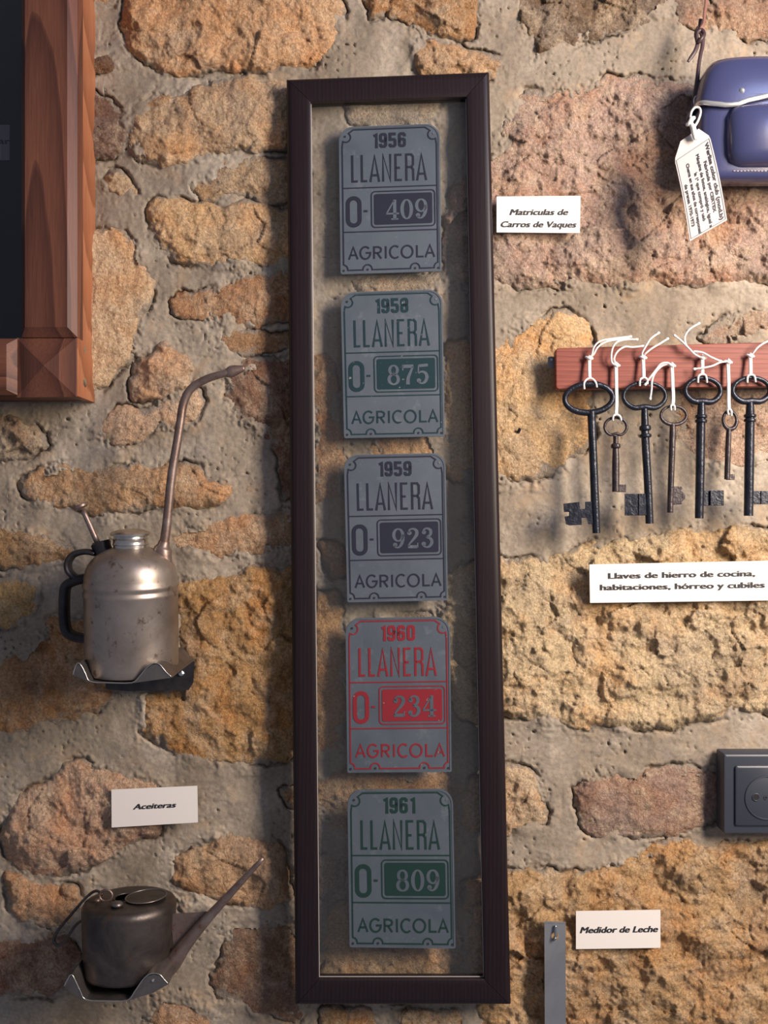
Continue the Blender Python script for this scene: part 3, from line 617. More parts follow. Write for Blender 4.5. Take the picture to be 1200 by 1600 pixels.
def geo(ch, x, y0, y1, w):
    m_ = (y0 + y1) / 2; r = (y1 - y0) / 2
    if ch == 'A': return [([(x, y1), (x + w / 2, y0), (x + w, y1)], 0), ([(x + w * .17, y0 + r * 1.32), (x + w * .83, y0 + r * 1.32)], 0)]
    if ch == 'G': return [([(a, b) for a, b, _ in arc(x + w / 2, m_, w / 2, r, -45, -360, 18)] + [(x + w * .55, m_)], 0)]
    if ch == 'R': return [([(x, y1), (x, y0 + .5), (x + w * .6, y0 + .5), (x + w * .93, y0 + 1.6), (x + w, y0 + r * .5), (x + w * .93, m_ - .8), (x + w * .6, m_ + .3), (x, m_ + .3)], 0), ([(x + w * .45, m_ + .3), (x + w, y1)], 0)]
    if ch == 'I': return [([(x, y0), (x, y1)], 0)]
    if ch == 'C': return [([(a, b) for a, b, _ in arc(x + w / 2, m_, w / 2, r, -50, -310, 16)], 0)]
    if ch == 'O': return [([(a, b) for a, b, _ in arc(x + w / 2, m_, w / 2, r, 0, 360, 20)][:-1], 1)]
    if ch == 'L': return [([(x, y0), (x, y1 - .7), (x + w, y1 - .7)], 0)]
def make_plate(quad, year, number, col, worn, off, label):
    dd = [fd(p[1]) - 14.5 for p in quad]; f = quadmap(quad, dd, 100, 146)
    pt = thing('license_plate', f(50, 146, -1), label, 'license plate', 'numbered farm cart plates behind the glass of the tall frame')
    m = MB(); prism(m, rrect(0, 0, 100, 146, (14, 14, 1.5, 1.5), 7), f, -1.6, 0.0); base = m.build('plate', M_plate, pt)
    m = MB()                                                            # raised rolled edge
    ribbon(m, [(x, y, 1.5) for x, y in rrect(.9, .9, 99.1, 145.1, (13.4, 13.4, 1.3, 1.3), 7)], f, 0, 0.9, True); m.build('rim', M_plate, pt)
    P = paint('paint_' + year, col, worn); h1 = 0.7
    m = MB()
    # ruled border that steps round the fixing holes
    B = 3.6; lw = 1.25
    path = [(a, b, lw) for a, b, _ in arc(7.0, 10.5, 4.8, 4.8, 125, -55, 10)]
    path += [(14.5, B - .4, lw), (85.5, B - .4, lw)]
    path += [(a, b, lw) for a, b, _ in arc(93.0, 10.5, 4.8, 4.8, 235, 55, 10)]
    path += [(96.6, 20, lw), (96.6, 136.6, lw)]
    path += [(a, b, lw) for a, b, _ in arc(97.6, 141.4, 4.7, 4.7, 258, 180, 6)]
    path += [(92.9, 142.2, lw), (78.5, 142.2, lw)] + [(a, b, lw) for a, b, _ in arc(74, 141.6, 4.5, 4.5, 0, -180, 10)] + [(69.5, 142.2, lw), (31.5, 142.2, lw)]
    path += [(a, b, lw) for a, b, _ in arc(27, 141.6, 4.5, 4.5, 0, -180, 10)] + [(22.5, 142.2, lw), (7.6, 142.2, lw)]
    path += [(a, b, lw) for a, b, _ in arc(2.8, 141.4, 4.7, 4.7, 0, -78, 6)]
    path += [(3.4, 136.6, lw), (3.4, 20, lw)]
    ribbon(m, path, f, 0, h1, True)
    for v in (61, 104.5): ribbon(m, [(3.4, v, 1.1), (96.6, v, 1.1)], f, 0, h1)
    m.build('border_line', P, pt)
    m = MB(); x = 33.0
    for ch in year:
        for pts, cl in YD[ch]: ribbon(m, [(x + p[0], 7.2 + p[1], BW) for p in pts], f, 0, h1, bool(cl))
        x += 7.0 if ch == '1' else 9.3
    m.build('year_lettering', P, pt)
    m = MB()
    for ch, x, w in (('L', 13.2, 5.4), ('L', 22.6, 5.4), ('A', 31, 8.6), ('N', 43.6, 7.2), ('E', 56, 6.0), ('R', 66.6, 7.0), ('A', 77.2, 8.8)):
        for pts, cl in tall(ch, x, 28.5, 55.5, w, LW): ribbon(m, [(p[0], p[1], LW) for p in pts], f, 0, h1, bool(cl))
    for ch, x, w in (('A', 8.8, 8.6), ('G', 20, 10), ('R', 33.6, 7), ('I', 45.2, 1), ('C', 49.3, 10), ('O', 60.8, 11), ('L', 76, 6.4), ('A', 84.4, 8.8)):
        for pts, cl in geo(ch, x, 119.5, 131.5, w): ribbon(m, [(p[0], p[1], 1.65) for p in pts], f, 0, h1, bool(cl))
    ribbon(m, [(p[0], p[1], 3.9) for p in rrect(8.2, 71, 19.8, 98, 5.6, 5)], f, 0, h1, True)
    ribbon(m, [(24, 84.2, 1.9), (27.6, 84.2, 1.9)], f, 0, h1)
    m.build('lettering', P, pt)
    m = MB(); ribbon(m, [(p[0], p[1], 1.1) for p in rrect(31.6, 65.2, 94.2, 100.6, 3.6, 4)], f, 0, h1, True)
    prism(m, rrect(34.2, 67.8, 91.6, 98.0, 2.0, 4), f, 0, h1); pn = m.build('number_panel', P, pt)
    m = MB(); x = off
    for ch in number:
        for pts, cl in nd(ch): ribbon(m, [(x - 1 + p[0] * 1.24, 73.2 + p[1] * 1.06, p[2] * 1.12) for p in pts], f, h1 - .3, h1 + .5, bool(cl))
        x += 14.3
    m.build('numerals', M_plate, pn)
    for u, v in ((6.2, 9.6), (93.8, 9.6), (3.4, 142.4), (27, 142.0), (74, 142.0), (97.0, 142.4)):
        m = MB(); prism(m, [(a, b) for a, b, _ in arc(u, v, 1.15, 1.15, 0, 360, 8)][:-1], f, 0, 0.8); m.build('rivet', M_cap if (u > 90 and v < 20) else M_dkhole, pt)
PLATES = [
 ([(529, 199), (687, 193), (690, 424), (532, 429)], '1956', '409', NAVY, 0, 45.5, 'grey farm plate with navy letters reading 1956, number 409, topmost in the frame'),
 ([(532, 457), (691, 452), (695, 682), (537.5, 685)], '1958', '875', TEAL, .06, 44.0, 'worn grey farm plate with teal letters reading 1958, number 875, second from top'),
 ([(537, 711), (696, 707.5), (700, 938), (542.5, 941.5)], '1959', '923', NAVY, 0, 45.5, 'grey farm plate with navy letters reading 1959, number 923, middle of the frame'),
 ([(539.7, 966), (703, 963.5), (705.7, 1206), (542.5, 1207.5)], '1960', '234', RED, .03, 44.0, 'grey farm plate with red letters and red panel reading 1960, number 234'),
 ([(542.5, 1234), (707.5, 1232.5), (712, 1482), (546, 1480)], '1961', '809', GREEN, 0, 44.5, 'grey farm plate with green letters reading 1961, number 809, lowest in the frame'),
]
for a in PLATES: make_plate(*a)

# ------------------------------------------------------------------ paper labels
def make_card(quad, lines, label, bold=0.055, shear=0.25, group='printed name cards glued to the stones', tiltd=(0, 0, 0, 0)):
    xs = [p[0] for p in quad]; ys = [p[1] for p in quad]
    d = min(top(min(xs), min(ys), max(xs), max(ys)) + 1.5, 33)
    w_ = max(xs) - min(xs); h_ = max(ys) - min(ys)
    f = quadmap(quad, [d + t for t in tiltd], w_, h_)
    o = thing('label_card', f(w_ / 2, h_, 0), label, 'label', group)
    m = MB(); prism(m, [(0, 0), (w_, 0), (w_, h_), (0, h_)], f, -1.4, 0); m.build('card', M_card, o)
    m = MB()
    for txt, cx, cy, wd, ht in lines: place_text(m, txt, f, cx, cy, wd, ht, bold, shear, 0.15)
    m.build('lettering', M_ink, o)
make_card([(776, 307), (907, 306), (906, 364), (776, 363)], [('Matriculas de', 66, 26, 91, 9.3), ('Carros de Vaques', 66, 45.5, 118, 9.3)], 'small cream card reading Matriculas de Carros de Vaques right of the tall frame')
make_card([(174, 1234), (308, 1228), (309, 1285), (174.5, 1293)], [('Aceiteras', 67.5, 32, 67, 9.2)], 'small cream card reading Aceiteras between the two oil cans')
make_card([(921, 882), (1209, 876), (1210, 938), (922, 942)], [('Llaves de hierro de cocina,', 144, 21, 229, 9.6), ('habitaciones, hórreo y cubiles', 145, 40.5, 257, 9.6)], 'long cream card reading Llaves de hierro de cocina under the iron keys', shear=0.0)
make_card([(900, 1424), (1032, 1422), (1032, 1481), (900, 1483)], [('Medidor de Leche', 67, 31, 121, 9.8)], 'small cream card reading Medidor de Leche beside the grey metal bar')

# ------------------------------------------------------------------ wooden cabinet top left
CF = 94.0
cb = thing('wall_cabinet', W(60, 622, 10), 'reddish brown wooden cabinet with carved corner block and dark glazed inside, top left', 'cabinet')
def wsq(x, y, d0, d): # keep a straight-back edge: pixel at depth d for a point drawn at x,y,d0
    return W(x, y, d0) + np.array([0, (d0 - d) * S, 0])
def slab(m, x0, y0, x1, y1, bx0, by0, bx1, by1, db, dt, back):
    """raised board: base rectangle at depth db, bevelled to a top at dt"""
    B = [W(x, y, db) for x, y in ((x0, y0), (x1, y0), (x1, y1), (x0, y1))]
    T = [W(x, y, dt) for x, y in ((x0 + bx0, y0 + by0), (x1 - bx1, y0 + by0), (x1 - bx1, y1 - by1), (x0 + bx0, y1 - by1))]
    K = [p + np.array([0, (db - back) * S, 0]) for p in B]
    m.add(B + T + K, [(4, 5, 6, 7), (0, 1, 5, 4), (1, 2, 6, 5), (2, 3, 7, 6), (3, 0, 4, 7), (8, 9, 1, 0), (9, 10, 2, 1), (10, 11, 3, 2), (11, 8, 0, 3), (8, 9, 10, 11)])
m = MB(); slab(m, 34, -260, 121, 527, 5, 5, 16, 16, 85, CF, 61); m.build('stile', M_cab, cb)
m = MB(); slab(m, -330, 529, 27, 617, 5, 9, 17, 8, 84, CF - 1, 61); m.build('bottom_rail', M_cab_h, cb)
m = MB()
q = [W(26, 528, 82), W(120, 527, 82), W(120, 620, 82), W(26, 621, 82)]; ap = W(68.5, 571, 96)
kq = [p + np.array([0, 24 * S, 0]) for p in q]
m.add(q + [ap] + kq, [(0, 1, 4), (1, 2, 4), (2, 3, 4), (3, 0, 4), (0, 1, 6, 5), (1, 2, 7, 6), (2, 3, 8, 7), (3, 0, 5, 8), (5, 6, 7, 8)]); m.build('corner_block', M_cab, cb)
# side board seen from the right and bottom board
def boxw(m, P0, P1):
    x0, y0, z0 = P0; x1, y1, z1 = P1
    m.add([(x, y, z) for x in (x0, x1) for y in (y0, y1) for z in (z0, z1)], [(0, 1, 3, 2), (4, 5, 7, 6), (0, 1, 5, 4), (2, 3, 7, 6), (0, 2, 6, 4), (1, 3, 7, 5)])
xr = W(121.5, 0, 82)[0]
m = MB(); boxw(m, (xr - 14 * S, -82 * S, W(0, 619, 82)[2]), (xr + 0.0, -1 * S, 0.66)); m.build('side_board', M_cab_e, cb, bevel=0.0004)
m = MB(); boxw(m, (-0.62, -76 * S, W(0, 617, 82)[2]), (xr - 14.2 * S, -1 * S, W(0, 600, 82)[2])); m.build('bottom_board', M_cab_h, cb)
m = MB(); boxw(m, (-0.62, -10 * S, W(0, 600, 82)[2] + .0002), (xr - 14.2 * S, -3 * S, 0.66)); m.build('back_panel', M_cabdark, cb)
m = MB(); boxw(m, (-0.62, -68 * S, W(0, 535, 82)[2]), (W(40, 0, 82)[0], -66 * S, 0.66)); m.build('glass_pane', M_cabglass, cb)
for y, rr in ((546, 4.0), (598, 5.0)):
    m = MB(); c = W(129, y, 50); c[0] = xr
    vs = [c + np.array([0.6 * S, 0, 0])] + [c + np.array([0, math.cos(a) * rr * 1.6 * S, math.sin(a) * rr * S * 1.5]) for a in np.linspace(0, 2 * math.pi, 8)[:-1]]
    m.add(vs, [(0, i, i % 7 + 1) for i in range(1, 8)] + [tuple(range(1, 8))]); m.build('nail_head', M_steel, cb)
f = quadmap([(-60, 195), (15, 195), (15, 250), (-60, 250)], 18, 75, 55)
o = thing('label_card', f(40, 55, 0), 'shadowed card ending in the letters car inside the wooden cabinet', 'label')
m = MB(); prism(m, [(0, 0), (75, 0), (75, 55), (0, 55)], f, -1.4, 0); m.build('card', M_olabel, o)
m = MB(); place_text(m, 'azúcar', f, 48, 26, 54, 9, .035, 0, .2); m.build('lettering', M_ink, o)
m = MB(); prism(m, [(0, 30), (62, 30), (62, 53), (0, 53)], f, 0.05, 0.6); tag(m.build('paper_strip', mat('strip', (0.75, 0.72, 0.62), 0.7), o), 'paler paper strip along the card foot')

# ------------------------------------------------------------------ key rack and keys
KD = 50.0
kb = thing('key_rack', W(1060, 606, KD - 10), 'reddish wooden board with rounded corners holding hanging iron keys on the right', 'key rack')
f = quadmap([(868.5, 544), (1330, 531), (1330, 602), (869, 608)], KD, 461, 64)
m = MB(); prism(m, rrect(0, 0, 461, 64, 5, 4), f, -17, 0); m.build('board', M_board, kb, bevel=0.0008)
m = MB(); prism(m, rrect(-9, 10, 6, 28, 2, 3), f, -20, -17.5); hg = m.build('hanger_plate', M_zinc, kb)
m = MB(); prism(m, [(a, b) for a, b, _ in arc(-4, 15, 2, 2, 0, 360, 8)][:-1], f, -17.5, -15); m.build('screw', M_steel, hg)
KNOTS = [(921, 559), (963, 570), (1005, 558), (1050, 570.5), (1098, 558.5), (1138.5, 565), (1173, 555.5)]
for x, y in KNOTS:
    m = MB(); tube(m, [(x, y, KD - 8, 1.5), (x - .5, y - .5, KD + 5, 1.5), (x - .5, y - .5, KD + 5.2, 2.8), (x - .5, y - .5, KD + 6.5, 2.6)], 8, 1); m.build('nail', M_steel, kb)
def ell(cx, cy, rx, ry, d, r, rot=0, n=28, dent=0.0, rfun=None):
    out = []
    for i in range(n):
        a = 2 * math.pi * i / n; x = rx * math.cos(a); y = ry * math.sin(a)
        if dent: y -= dent * math.exp(-((a - math.pi / 2) / 0.33) ** 2)
        rr = math.radians(rot); out.append((cx + x * math.cos(rr) - y * math.sin(rr), cy + x * math.sin(rr) + y * math.cos(rr), d, rfun(a) if rfun else r))
    return out
def make_key(label, bow, shank, collars, bit, mt, bd, ridges=()):
    d = KD + 9
    base = shank[-1]; k = thing('iron_key', W(base[0], base[1], d), label, 'key', 'old iron keys hanging from the wooden board')
    m = MB(); tube(m, bow(d), 10, 2, closed=True); m.build('bow', mt, k, smooth=True)
    m = MB(); pts = [(x, y, d, r) for x, y, r in shank]; tube(m, pts, 14, 4)
    for x, y, r, hh in collars:
        sx = (shank[-1][0] - shank[0][0]) / (shank[-1][1] - shank[0][1])
        tube(m, [(x - sx * hh, y - hh, d, r * .72), (x - sx * hh * .55, y - hh * .6, d, r * .98), (x, y, d, r), (x + sx * hh * .55, y + hh * .6, d, r * .98), (x + sx * hh, y + hh, d, r * .72)], 16, 2)
    m.build('shank', mt, k, smooth=True, angle=50)
    m = MB(); fpx = lambda x, y, h: W(x, y, d + h); prism(m, bit, fpx, -bd, bd)
    for x, y0, y1, w, hh in ridges: prism(m, [(x, y0), (x + w, y0), (x + w, y1), (x, y1)], fpx, bd * .5, bd + hh)
    m.build('bit', mt, k, bevel=0.0004)
make_key('largest key with wide oval bow and notched bit facing left', lambda d: ell(920, 622.5, 37.5, 22.5, d, 4.6, -3, dent=0, rfun=lambda a: 4.2 + .9 * abs(math.sin(a))),
         [(924, 643, 6.6), (925.5, 680, 6.3), (928, 740, 6.4), (930, 790, 6.6), (932, 833, 6.2)], [],
         [(930, 783), (914, 784), (914, 795), (907, 795), (906, 784), (880, 787), (881, 800), (889, 800), (889, 806), (882, 807), (884, 819), (890, 821), (909, 820), (909, 809), (917, 809), (919, 819), (932, 819)], M_key, 3.0)
make_key('small key with thin round bow hanging second from the left', lambda d: ell(962, 667, 17.3, 14.5, d, 2.3, 0, dent=4),
         [(962, 681, 4.2), (962, 692, 4.0), (962, 720, 5.6), (962, 768.5, 5.6)], [(962, 697, 7.4, 4)],
         [(963, 757), (978.5, 757), (978.5, 769), (963, 769)], M_keyr, 3)
make_key('long key with round collars and plain square bit facing left, third from left', lambda d: ell(1007, 619, 33, 21.5, d, 3.2, 0, dent=5, rfun=lambda a: 3.0 + 1.4 * max(math.sin(a), 0)),
         [(1007, 639, 4.8), (1007.5, 655, 5.6), (1008.5, 690, 6.2), (1012, 750, 6.2), (1015, 818, 6.2)], [(1008, 669, 9.0, 4.5), (1008.3, 681, 9.4, 3.2)],
         [(1014, 771.5), (976, 771.5), (977, 805.5), (1016, 805.5)], M_key, 3.2, [(976, 771.5, 805.5, 2, 1.6), (998, 771.5, 805.5, 2.2, 1.6)])
make_key('slim key with oval bow and stepped bit facing right, fourth from the left', lambda d: ell(1052.5, 649, 20, 14.5, d, 2.6, 2, rfun=lambda a: 2.2 + 1.0 * max(math.sin(a), 0)),
         [(1051, 663, 4.4), (1050.5, 690, 4.9), (1048, 760, 4.7), (1047, 801, 4.6)], [],
         [(1048, 760), (1065, 760), (1066, 763), (1064, 766), (1069, 770), (1071, 775), (1070, 780), (1065, 784), (1066, 788), (1048, 789)], M_keyr, 2.6)
make_key('key with heavy oval bow and bent square bit facing right, fifth from left', lambda d: ell(1098.5, 610.5, 27.5, 20, d, 4.2, 2, dent=3.5, rfun=lambda a: 3.6 + 1.6 * max(math.sin(a), 0)),
         [(1096, 630, 5.2), (1096, 642, 6.2), (1095, 665, 6.9), (1094, 730, 6.9), (1092.5, 810, 6.6)], [(1095.6, 651, 9.0, 3.2), (1095.5, 658, 9.2, 3.0)],
         [(1093, 766), (1131, 766), (1131, 790), (1093, 790)], M_key, 2.6, [(1110, 766, 790, 6, 3.6)])
make_key('smallest key with little round bow and hooked foot, sixth from left', lambda d: ell(1140.5, 656.5, 10.5, 14, d, 2.9, -6, rfun=lambda a: 2.4 + 1.2 * max(math.sin(a), 0)),
         [(1139, 669, 3.6), (1138, 690, 4.3), (1136, 749, 4.4)], [],
         [(1136, 741), (1148, 741), (1148, 750), (1134, 750)], M_keyr, 2.8)
make_key('long key with heavy oval bow and wide bit at the right edge', lambda d: ell(1174, 610, 29, 20, d, 4.2, 0, dent=3.5, rfun=lambda a: 3.6 + 1.6 * max(math.sin(a), 0)),
         [(1172, 629, 5.4), (1172, 645, 6.6), (1171.5, 670, 7.2), (1170.5, 740, 7.3), (1169.5, 806, 7.1)], [(1172, 650, 9.2, 3.2), (1171.8, 657, 9.2, 3.0)],
         [(1171, 767), (1216, 767), (1216, 788), (1171, 788)], M_key, 2.8, [(1189, 767, 788, 2, 1.5)])

def make_string(i, label, loop, stem, tails, kn):
    s_ = thing('string', W(stem[-1][0], stem[-1][1], KD + 12), label, 'string', 'white cotton strings tied to the keys')
    m = MB(); sr = 1.7
    zz = lambda p, d: (p[0], p[1], d, sr)
    m2 = [(p[0], p[1], KD + 14.5 - (3 if j in (0, len(loop) - 1) else 0), sr) for j, p in enumerate(loop)]; tube(m, m2, 7, 4)
    for dx in (-1.2, 1.2): tube(m, [(p[0] + dx, p[1], KD + 9 + 4 * j / max(len(stem) - 1, 1), sr * .95) for j, p in enumerate(stem)], 7, 3)
    m.build('loop', M_string, s_, smooth=True)
    m = MB(); x, y = kn
    tube(m, [(x - 6.5, y - 1.5, KD + 7, 1.4), (x - 3, y, KD + 9.5, 2.5), (x + 1, y + .4, KD + 10.5, 3.0), (x + 5, y + 1.5, KD + 8, 1.9)], 8, 3)
    tube(m, [(x - 1, y - 3.5, KD + 8, 1.8), (x + 1.5, y - .5, KD + 11, 2.4), (x + .5, y + 4, KD + 9, 1.9)], 8, 3)
    m.build('knot', M_string, s_, smooth=True)
    for t in tails:
        m = MB(); n = len(t)
        tube(m, [(p[0], p[1], KD + 9 + (7 * math.sin(math.pi *   .8 * j / (n - 1)) if n > 1 else 0), 1.55) for j, p in enumerate(t)], 7, 5)
        e = t[-1]; p = t[-2]; dx, dy = e[0] - p[0], e[1] - p[1]; L = math.hypot(dx, dy) + 1e-6; dz = KD + 9 + 7 * math.sin(math.pi * .8)
        tube(m, [(e[0] - dx / L * 2, e[1] - dy / L * 2, dz, 1.4), (e[0], e[1], dz, 2.3), (e[0] + dx / L * 3, e[1] + dy / L * 3, dz, 1.9)], 7, 2)
        m.build('tail', M_string, s_, smooth=True)
make_string(0, 'white string holding the largest key, tails bent over to the right', [(913, 608), (912.5, 599), (916, 593.5), (921, 591), (926.5, 592.5), (931, 598), (932.5, 605)], [(921, 563), (921, 578), (921.5, 591)],
            [[(922, 558), (925, 553), (928, 542.5), (938, 533), (959, 529), (984, 526)], [(923, 558), (928, 553), (933.5, 543), (945, 535), (962, 531), (980, 529)]], KNOTS[0])
make_string(1, 'long white string holding the small round-bowed key, second from left', [(957.5, 657), (958, 651), (961, 648), (964, 647.5), (969, 651), (970.5, 657)], [(962.5, 573), (963, 600), (963.5, 630), (962.5, 648)],
            [[(961, 570), (956, 566), (955, 556), (957.5, 543), (965, 534), (980, 530.5), (994, 530.5)], [(962, 568), (959.5, 560), (965, 549), (976, 542), (988, 542.5), (1003, 541)]], KNOTS[1])
make_string(2, 'white string with two short upright tails holding the collared key third from left', [(999.5, 603), (1000, 594), (1003, 591), (1007, 590), (1011, 593), (1012, 600)], [(1005, 562), (1005.5, 577), (1006, 590)],
            [[(1003, 557), (1003.5, 551), (1009, 541), (1017, 529), (1028, 521)], [(1006, 556), (1009, 552), (1019, 544), (1031, 537), (1042, 530)]], KNOTS[2])
make_string(3, 'white string arching down to the left above the slim fourth key', [(1048.5, 641), (1048, 635), (1051, 632.5), (1054, 635), (1054, 641)], [(1050, 574), (1051, 600), (1052, 622), (1051, 633)],
            [[(1049, 570), (1043, 567), (1033, 568.5), (1024, 579), (1014, 592), (1009, 600)], [(1045, 568), (1034, 572), (1024, 582), (1019, 594), (1018, 608), (1016, 622)]], KNOTS[3])
make_string(4, 'white string with long forked tails rising above the board over the fifth key', [(1090.5, 598), (1091, 589), (1094, 585.5), (1097.5, 584.5), (1102, 586), (1104, 591), (1104.5, 598)], [(1097.5, 562), (1097.5, 573), (1097.5, 585)],
            [[(1096, 559), (1085, 553), (1077, 545), (1067, 535), (1055, 525)], [(1078, 546), (1072, 539), (1070, 526), (1078, 514), (1091, 506)], [(1090, 552), (1084, 549), (1098, 551), (1111, 558), (1125, 564)]], KNOTS[4])
make_string(5, 'long white string tied to the smallest key, tail pointing left', [(1138, 648), (1137, 641), (1140, 639), (1143, 643), (1142.5, 650)], [(1137.5, 569), (1138.5, 600), (1138.5, 625), (1139, 640)],
            [[(1137, 565), (1126, 566), (1112, 572), (1097, 575), (1086, 576.5)]], KNOTS[5])
make_string(6, 'white string with tail rising to the right edge over the last key', [(1167.5, 598), (1168, 589), (1171, 586), (1175, 585.5), (1179, 588), (1180.5, 597)], [(1172.5, 560), (1173, 572), (1173, 586)],
            [[(1174, 555), (1178, 550), (1185, 542), (1198, 534), (1214, 529)]], KNOTS[6])

# ------------------------------------------------------------------ leather camera case, strap and tag
cc = thing('camera_case', W(1214, 286, 60), 'glossy leather camera case with silver trim and domed lens front, top right', 'camera case')
CX = 1214.0
def superbox(m, rows, cx, n=40, ex=4.0):
    """rows: (py, half width, depth front, depth back) px; closed rounded sections"""
    vs = []; fs = []
    for (py, hw, df, db, *o) in rows:
        e_ = o[0] if o else ex
        for i in range(n):
            a = 2 * math.pi * i / n; c, s_ = math.cos(a), math.sin(a)
            x = cx + hw * math.copysign(abs(c) ** (2 / e_), c); dd = (df + db) / 2 + (df - db) / 2 * math.copysign(abs(s_) ** (2 / e_), s_)
            k = (D - 104) / D   # straight sides in space
            vs.append(np.array([(x - 600) * k * S, -dd * S, (800 - py) * k * S]))
    R = len(rows)
    for r in range(R - 1):
        for i in range(n): fs.append((r * n + i, r * n + (i + 1) % n, (r + 1) * n + (i + 1) % n, (r + 1) * n + i))
    fs += [tuple(range(n)), tuple(range((R - 1) * n, R * n))]
    m.add(vs, fs)
def trimy(x):      # wavy lower edge of the lid
    P = [(1090, 155), (1112, 163), (1134, 167), (1150, 166.5), (1169, 159), (1194, 151), (1214, 149), (1234, 151), (1259, 159), (1278, 166.5), (1294, 167), (1316, 163), (1338, 155)]
    return float(np.interp(x, [p[0] for p in P], [p[1] for p in P]))
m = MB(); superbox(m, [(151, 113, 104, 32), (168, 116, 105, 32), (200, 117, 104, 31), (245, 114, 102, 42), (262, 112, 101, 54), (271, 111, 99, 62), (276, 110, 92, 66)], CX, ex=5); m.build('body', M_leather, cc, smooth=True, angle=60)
m = MB()
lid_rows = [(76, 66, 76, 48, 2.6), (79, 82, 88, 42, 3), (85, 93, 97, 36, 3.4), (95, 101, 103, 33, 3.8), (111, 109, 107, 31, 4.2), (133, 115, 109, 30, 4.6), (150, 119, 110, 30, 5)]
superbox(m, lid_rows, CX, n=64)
# skirt following the wavy edge
n = 64; base_ = len(lid_rows) - 1; m.f.pop(); vs = []
for i in range(n):
    x, y, z = m.v[base_ * n + i]; k = (D - 104) / D; px = x / (k * S) + 600
    yy = trimy(px) if y < -70 * S * 0.9 or True else 155
    vs.append((x * 1.001, y, (800 - yy) * k * S))
b0 = len(m.v); m.v += vs
for i in range(n): m.f.append((base_ * n + i, base_ * n + (i + 1) % n, b0 + (i + 1) % n, b0 + i))
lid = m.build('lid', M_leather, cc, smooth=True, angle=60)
m = MB(); ring = [np.array(v) for v in vs]
ring = [np.array([p[0] * 1.0 + (0.0012 if p[0] > (CX - 600) * S * .95 else -0.0012), p[1] - (0.0006 if p[1] < -70 * S else -0.0006), p[2]]) for p in ring]
tube3(m, ring, [3.6 * S] * n, 8, True, flat=(0.55, 1.0)); m.build('trim_band', M_trim, lid, smooth=True)
# lens bulge
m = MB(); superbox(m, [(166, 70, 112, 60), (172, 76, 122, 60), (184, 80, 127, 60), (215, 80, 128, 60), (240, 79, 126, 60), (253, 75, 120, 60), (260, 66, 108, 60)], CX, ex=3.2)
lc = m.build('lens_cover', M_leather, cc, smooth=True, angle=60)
for x, y, d in ((1159, 142, 107.5), (1269, 142, 107.5)):
    m = MB(); tube(m, [(x, y, d, 4.6), (x, y, d + 2, 4.4), (x, y, d + 3.2, 3.2), (x, y, d + 3.8, 1.2)], 14, 1); m.build('snap_stud', M_trim, lid, smooth=True)
m = MB()
for i in range(26):
    x = 1146 + i * 5.4; tube(m, [(x, 267 + .5 * math.sin(i), 101, .7), (x + 3.2, 267, 101, .7)], 5, 1)
tag(m.build('stitching', M_stitch, cc), 'pale stitches along the bottom seam', kind='stuff')
st = thing('leather_strap', W(1100, 0, 60), 'thin dark leather strap knotted above the camera case', 'strap')
m = MB(); tube(m, [(1087, 160, 72, 3.2), (1086.5, 148, 70, 4.0), (1089, 130, 64, 3.6), (1091.5, 105, 60, 3.0), (1094.5, 86, 56, 3.0), (1097.5, 72, 52, 3.2), (1097.5, 58, 50, 3.6), (1094, 45, 48, 3.4), (1095, 30, 46, 3.0)], 8, 5, flat=(.5, 1)); m.build('lower_strand', M_strap, st, smooth=True)
m = MB(); tube(m, [(1075, 96.5, 60, 2.2), (1080, 89, 60, 3.0), (1086, 80, 60, 3.2), (1090, 68, 58, 3.4), (1088, 54, 56, 3.8), (1092, 42, 54, 3.4)], 8, 5, flat=(.5, 1)); m.build('free_end', M_strap, st, smooth=True)
m = MB(); tube(m, [(1091, 50, 58, 2.0), (1096, 42, 58, 2.2), (1099.5, 36, 56, 2.3), (1101, 20, 50, 2.6), (1103.5, 0, 46, 2.6), (1106, -60, 42, 2.6), (1108, -120, 38, 2.6)], 8, 5, flat=(.5, 1)); m.build('upper_strand', M_strap2, st, smooth=True)
m = MB(); tube(m, [(1090, 66, 60, 3.0), (1096, 60, 63, 3.6), (1100, 54, 60, 3.2), (1096, 47, 57, 3.4), (1089, 52, 58, 3.2)], 8, 5, closed=True); m.build('knot', M_strap, st, smooth=True)
m = MB(); tube(m, ell(1088, 158, 3.4, 8, 74, 1.2, 4, 14), 8, 2, closed=True); m.build('ring', M_trim, st, smooth=True)
# tag
tg = thing('paper_tag', W(1107, 360, 118), 'small printed paper tag tied to the camera case strap', 'tag')
f0 = quadmap([(1109, 213), (1136, 344), (1078, 377), (1054, 250)], [112, 118, 112, 108], 100, 50)
def ft(x, y, h): # gentle bow of the paper
    return f0(x, y, h + 5.0 * math.sin(math.pi * min(max(x / 100, 0), 1)))
outl = []
def edge_(a, b, n):
    for i in range(n): t = i / n; outl.append((a[0] + (b[0] - a[0]) * t, a[1] + (b[1] - a[1]) * t))
edge_((0, 0), (100, 0), 12); edge_((100, 0), (100, 50), 4); edge_((100, 50), (0, 50), 12); edge_((0, 50), (-15, 38), 2); edge_((-15, 38), (-16, 12), 3); edge_((-16, 12), (0, 0), 2)
m = MB()
rows = 24; vs = []; fs = []
for h in (-0.5, 0.4):
    for i in range(rows + 1):
        x = -16 + 116 * i / rows; ya, yb = (0, 50) if x >= 0 else (-x * 12 / 16, 50 + x * 12 / 16)
        vs += [ft(x, ya, h), ft(x, yb, h)]
n2 = 2 * (rows + 1)
for o_ in (0, n2): fs += [(o_ + 2 * i, o_ + 2 * i + 1, o_ + 2 * i + 3, o_ + 2 * i + 2) for i in range(rows)]
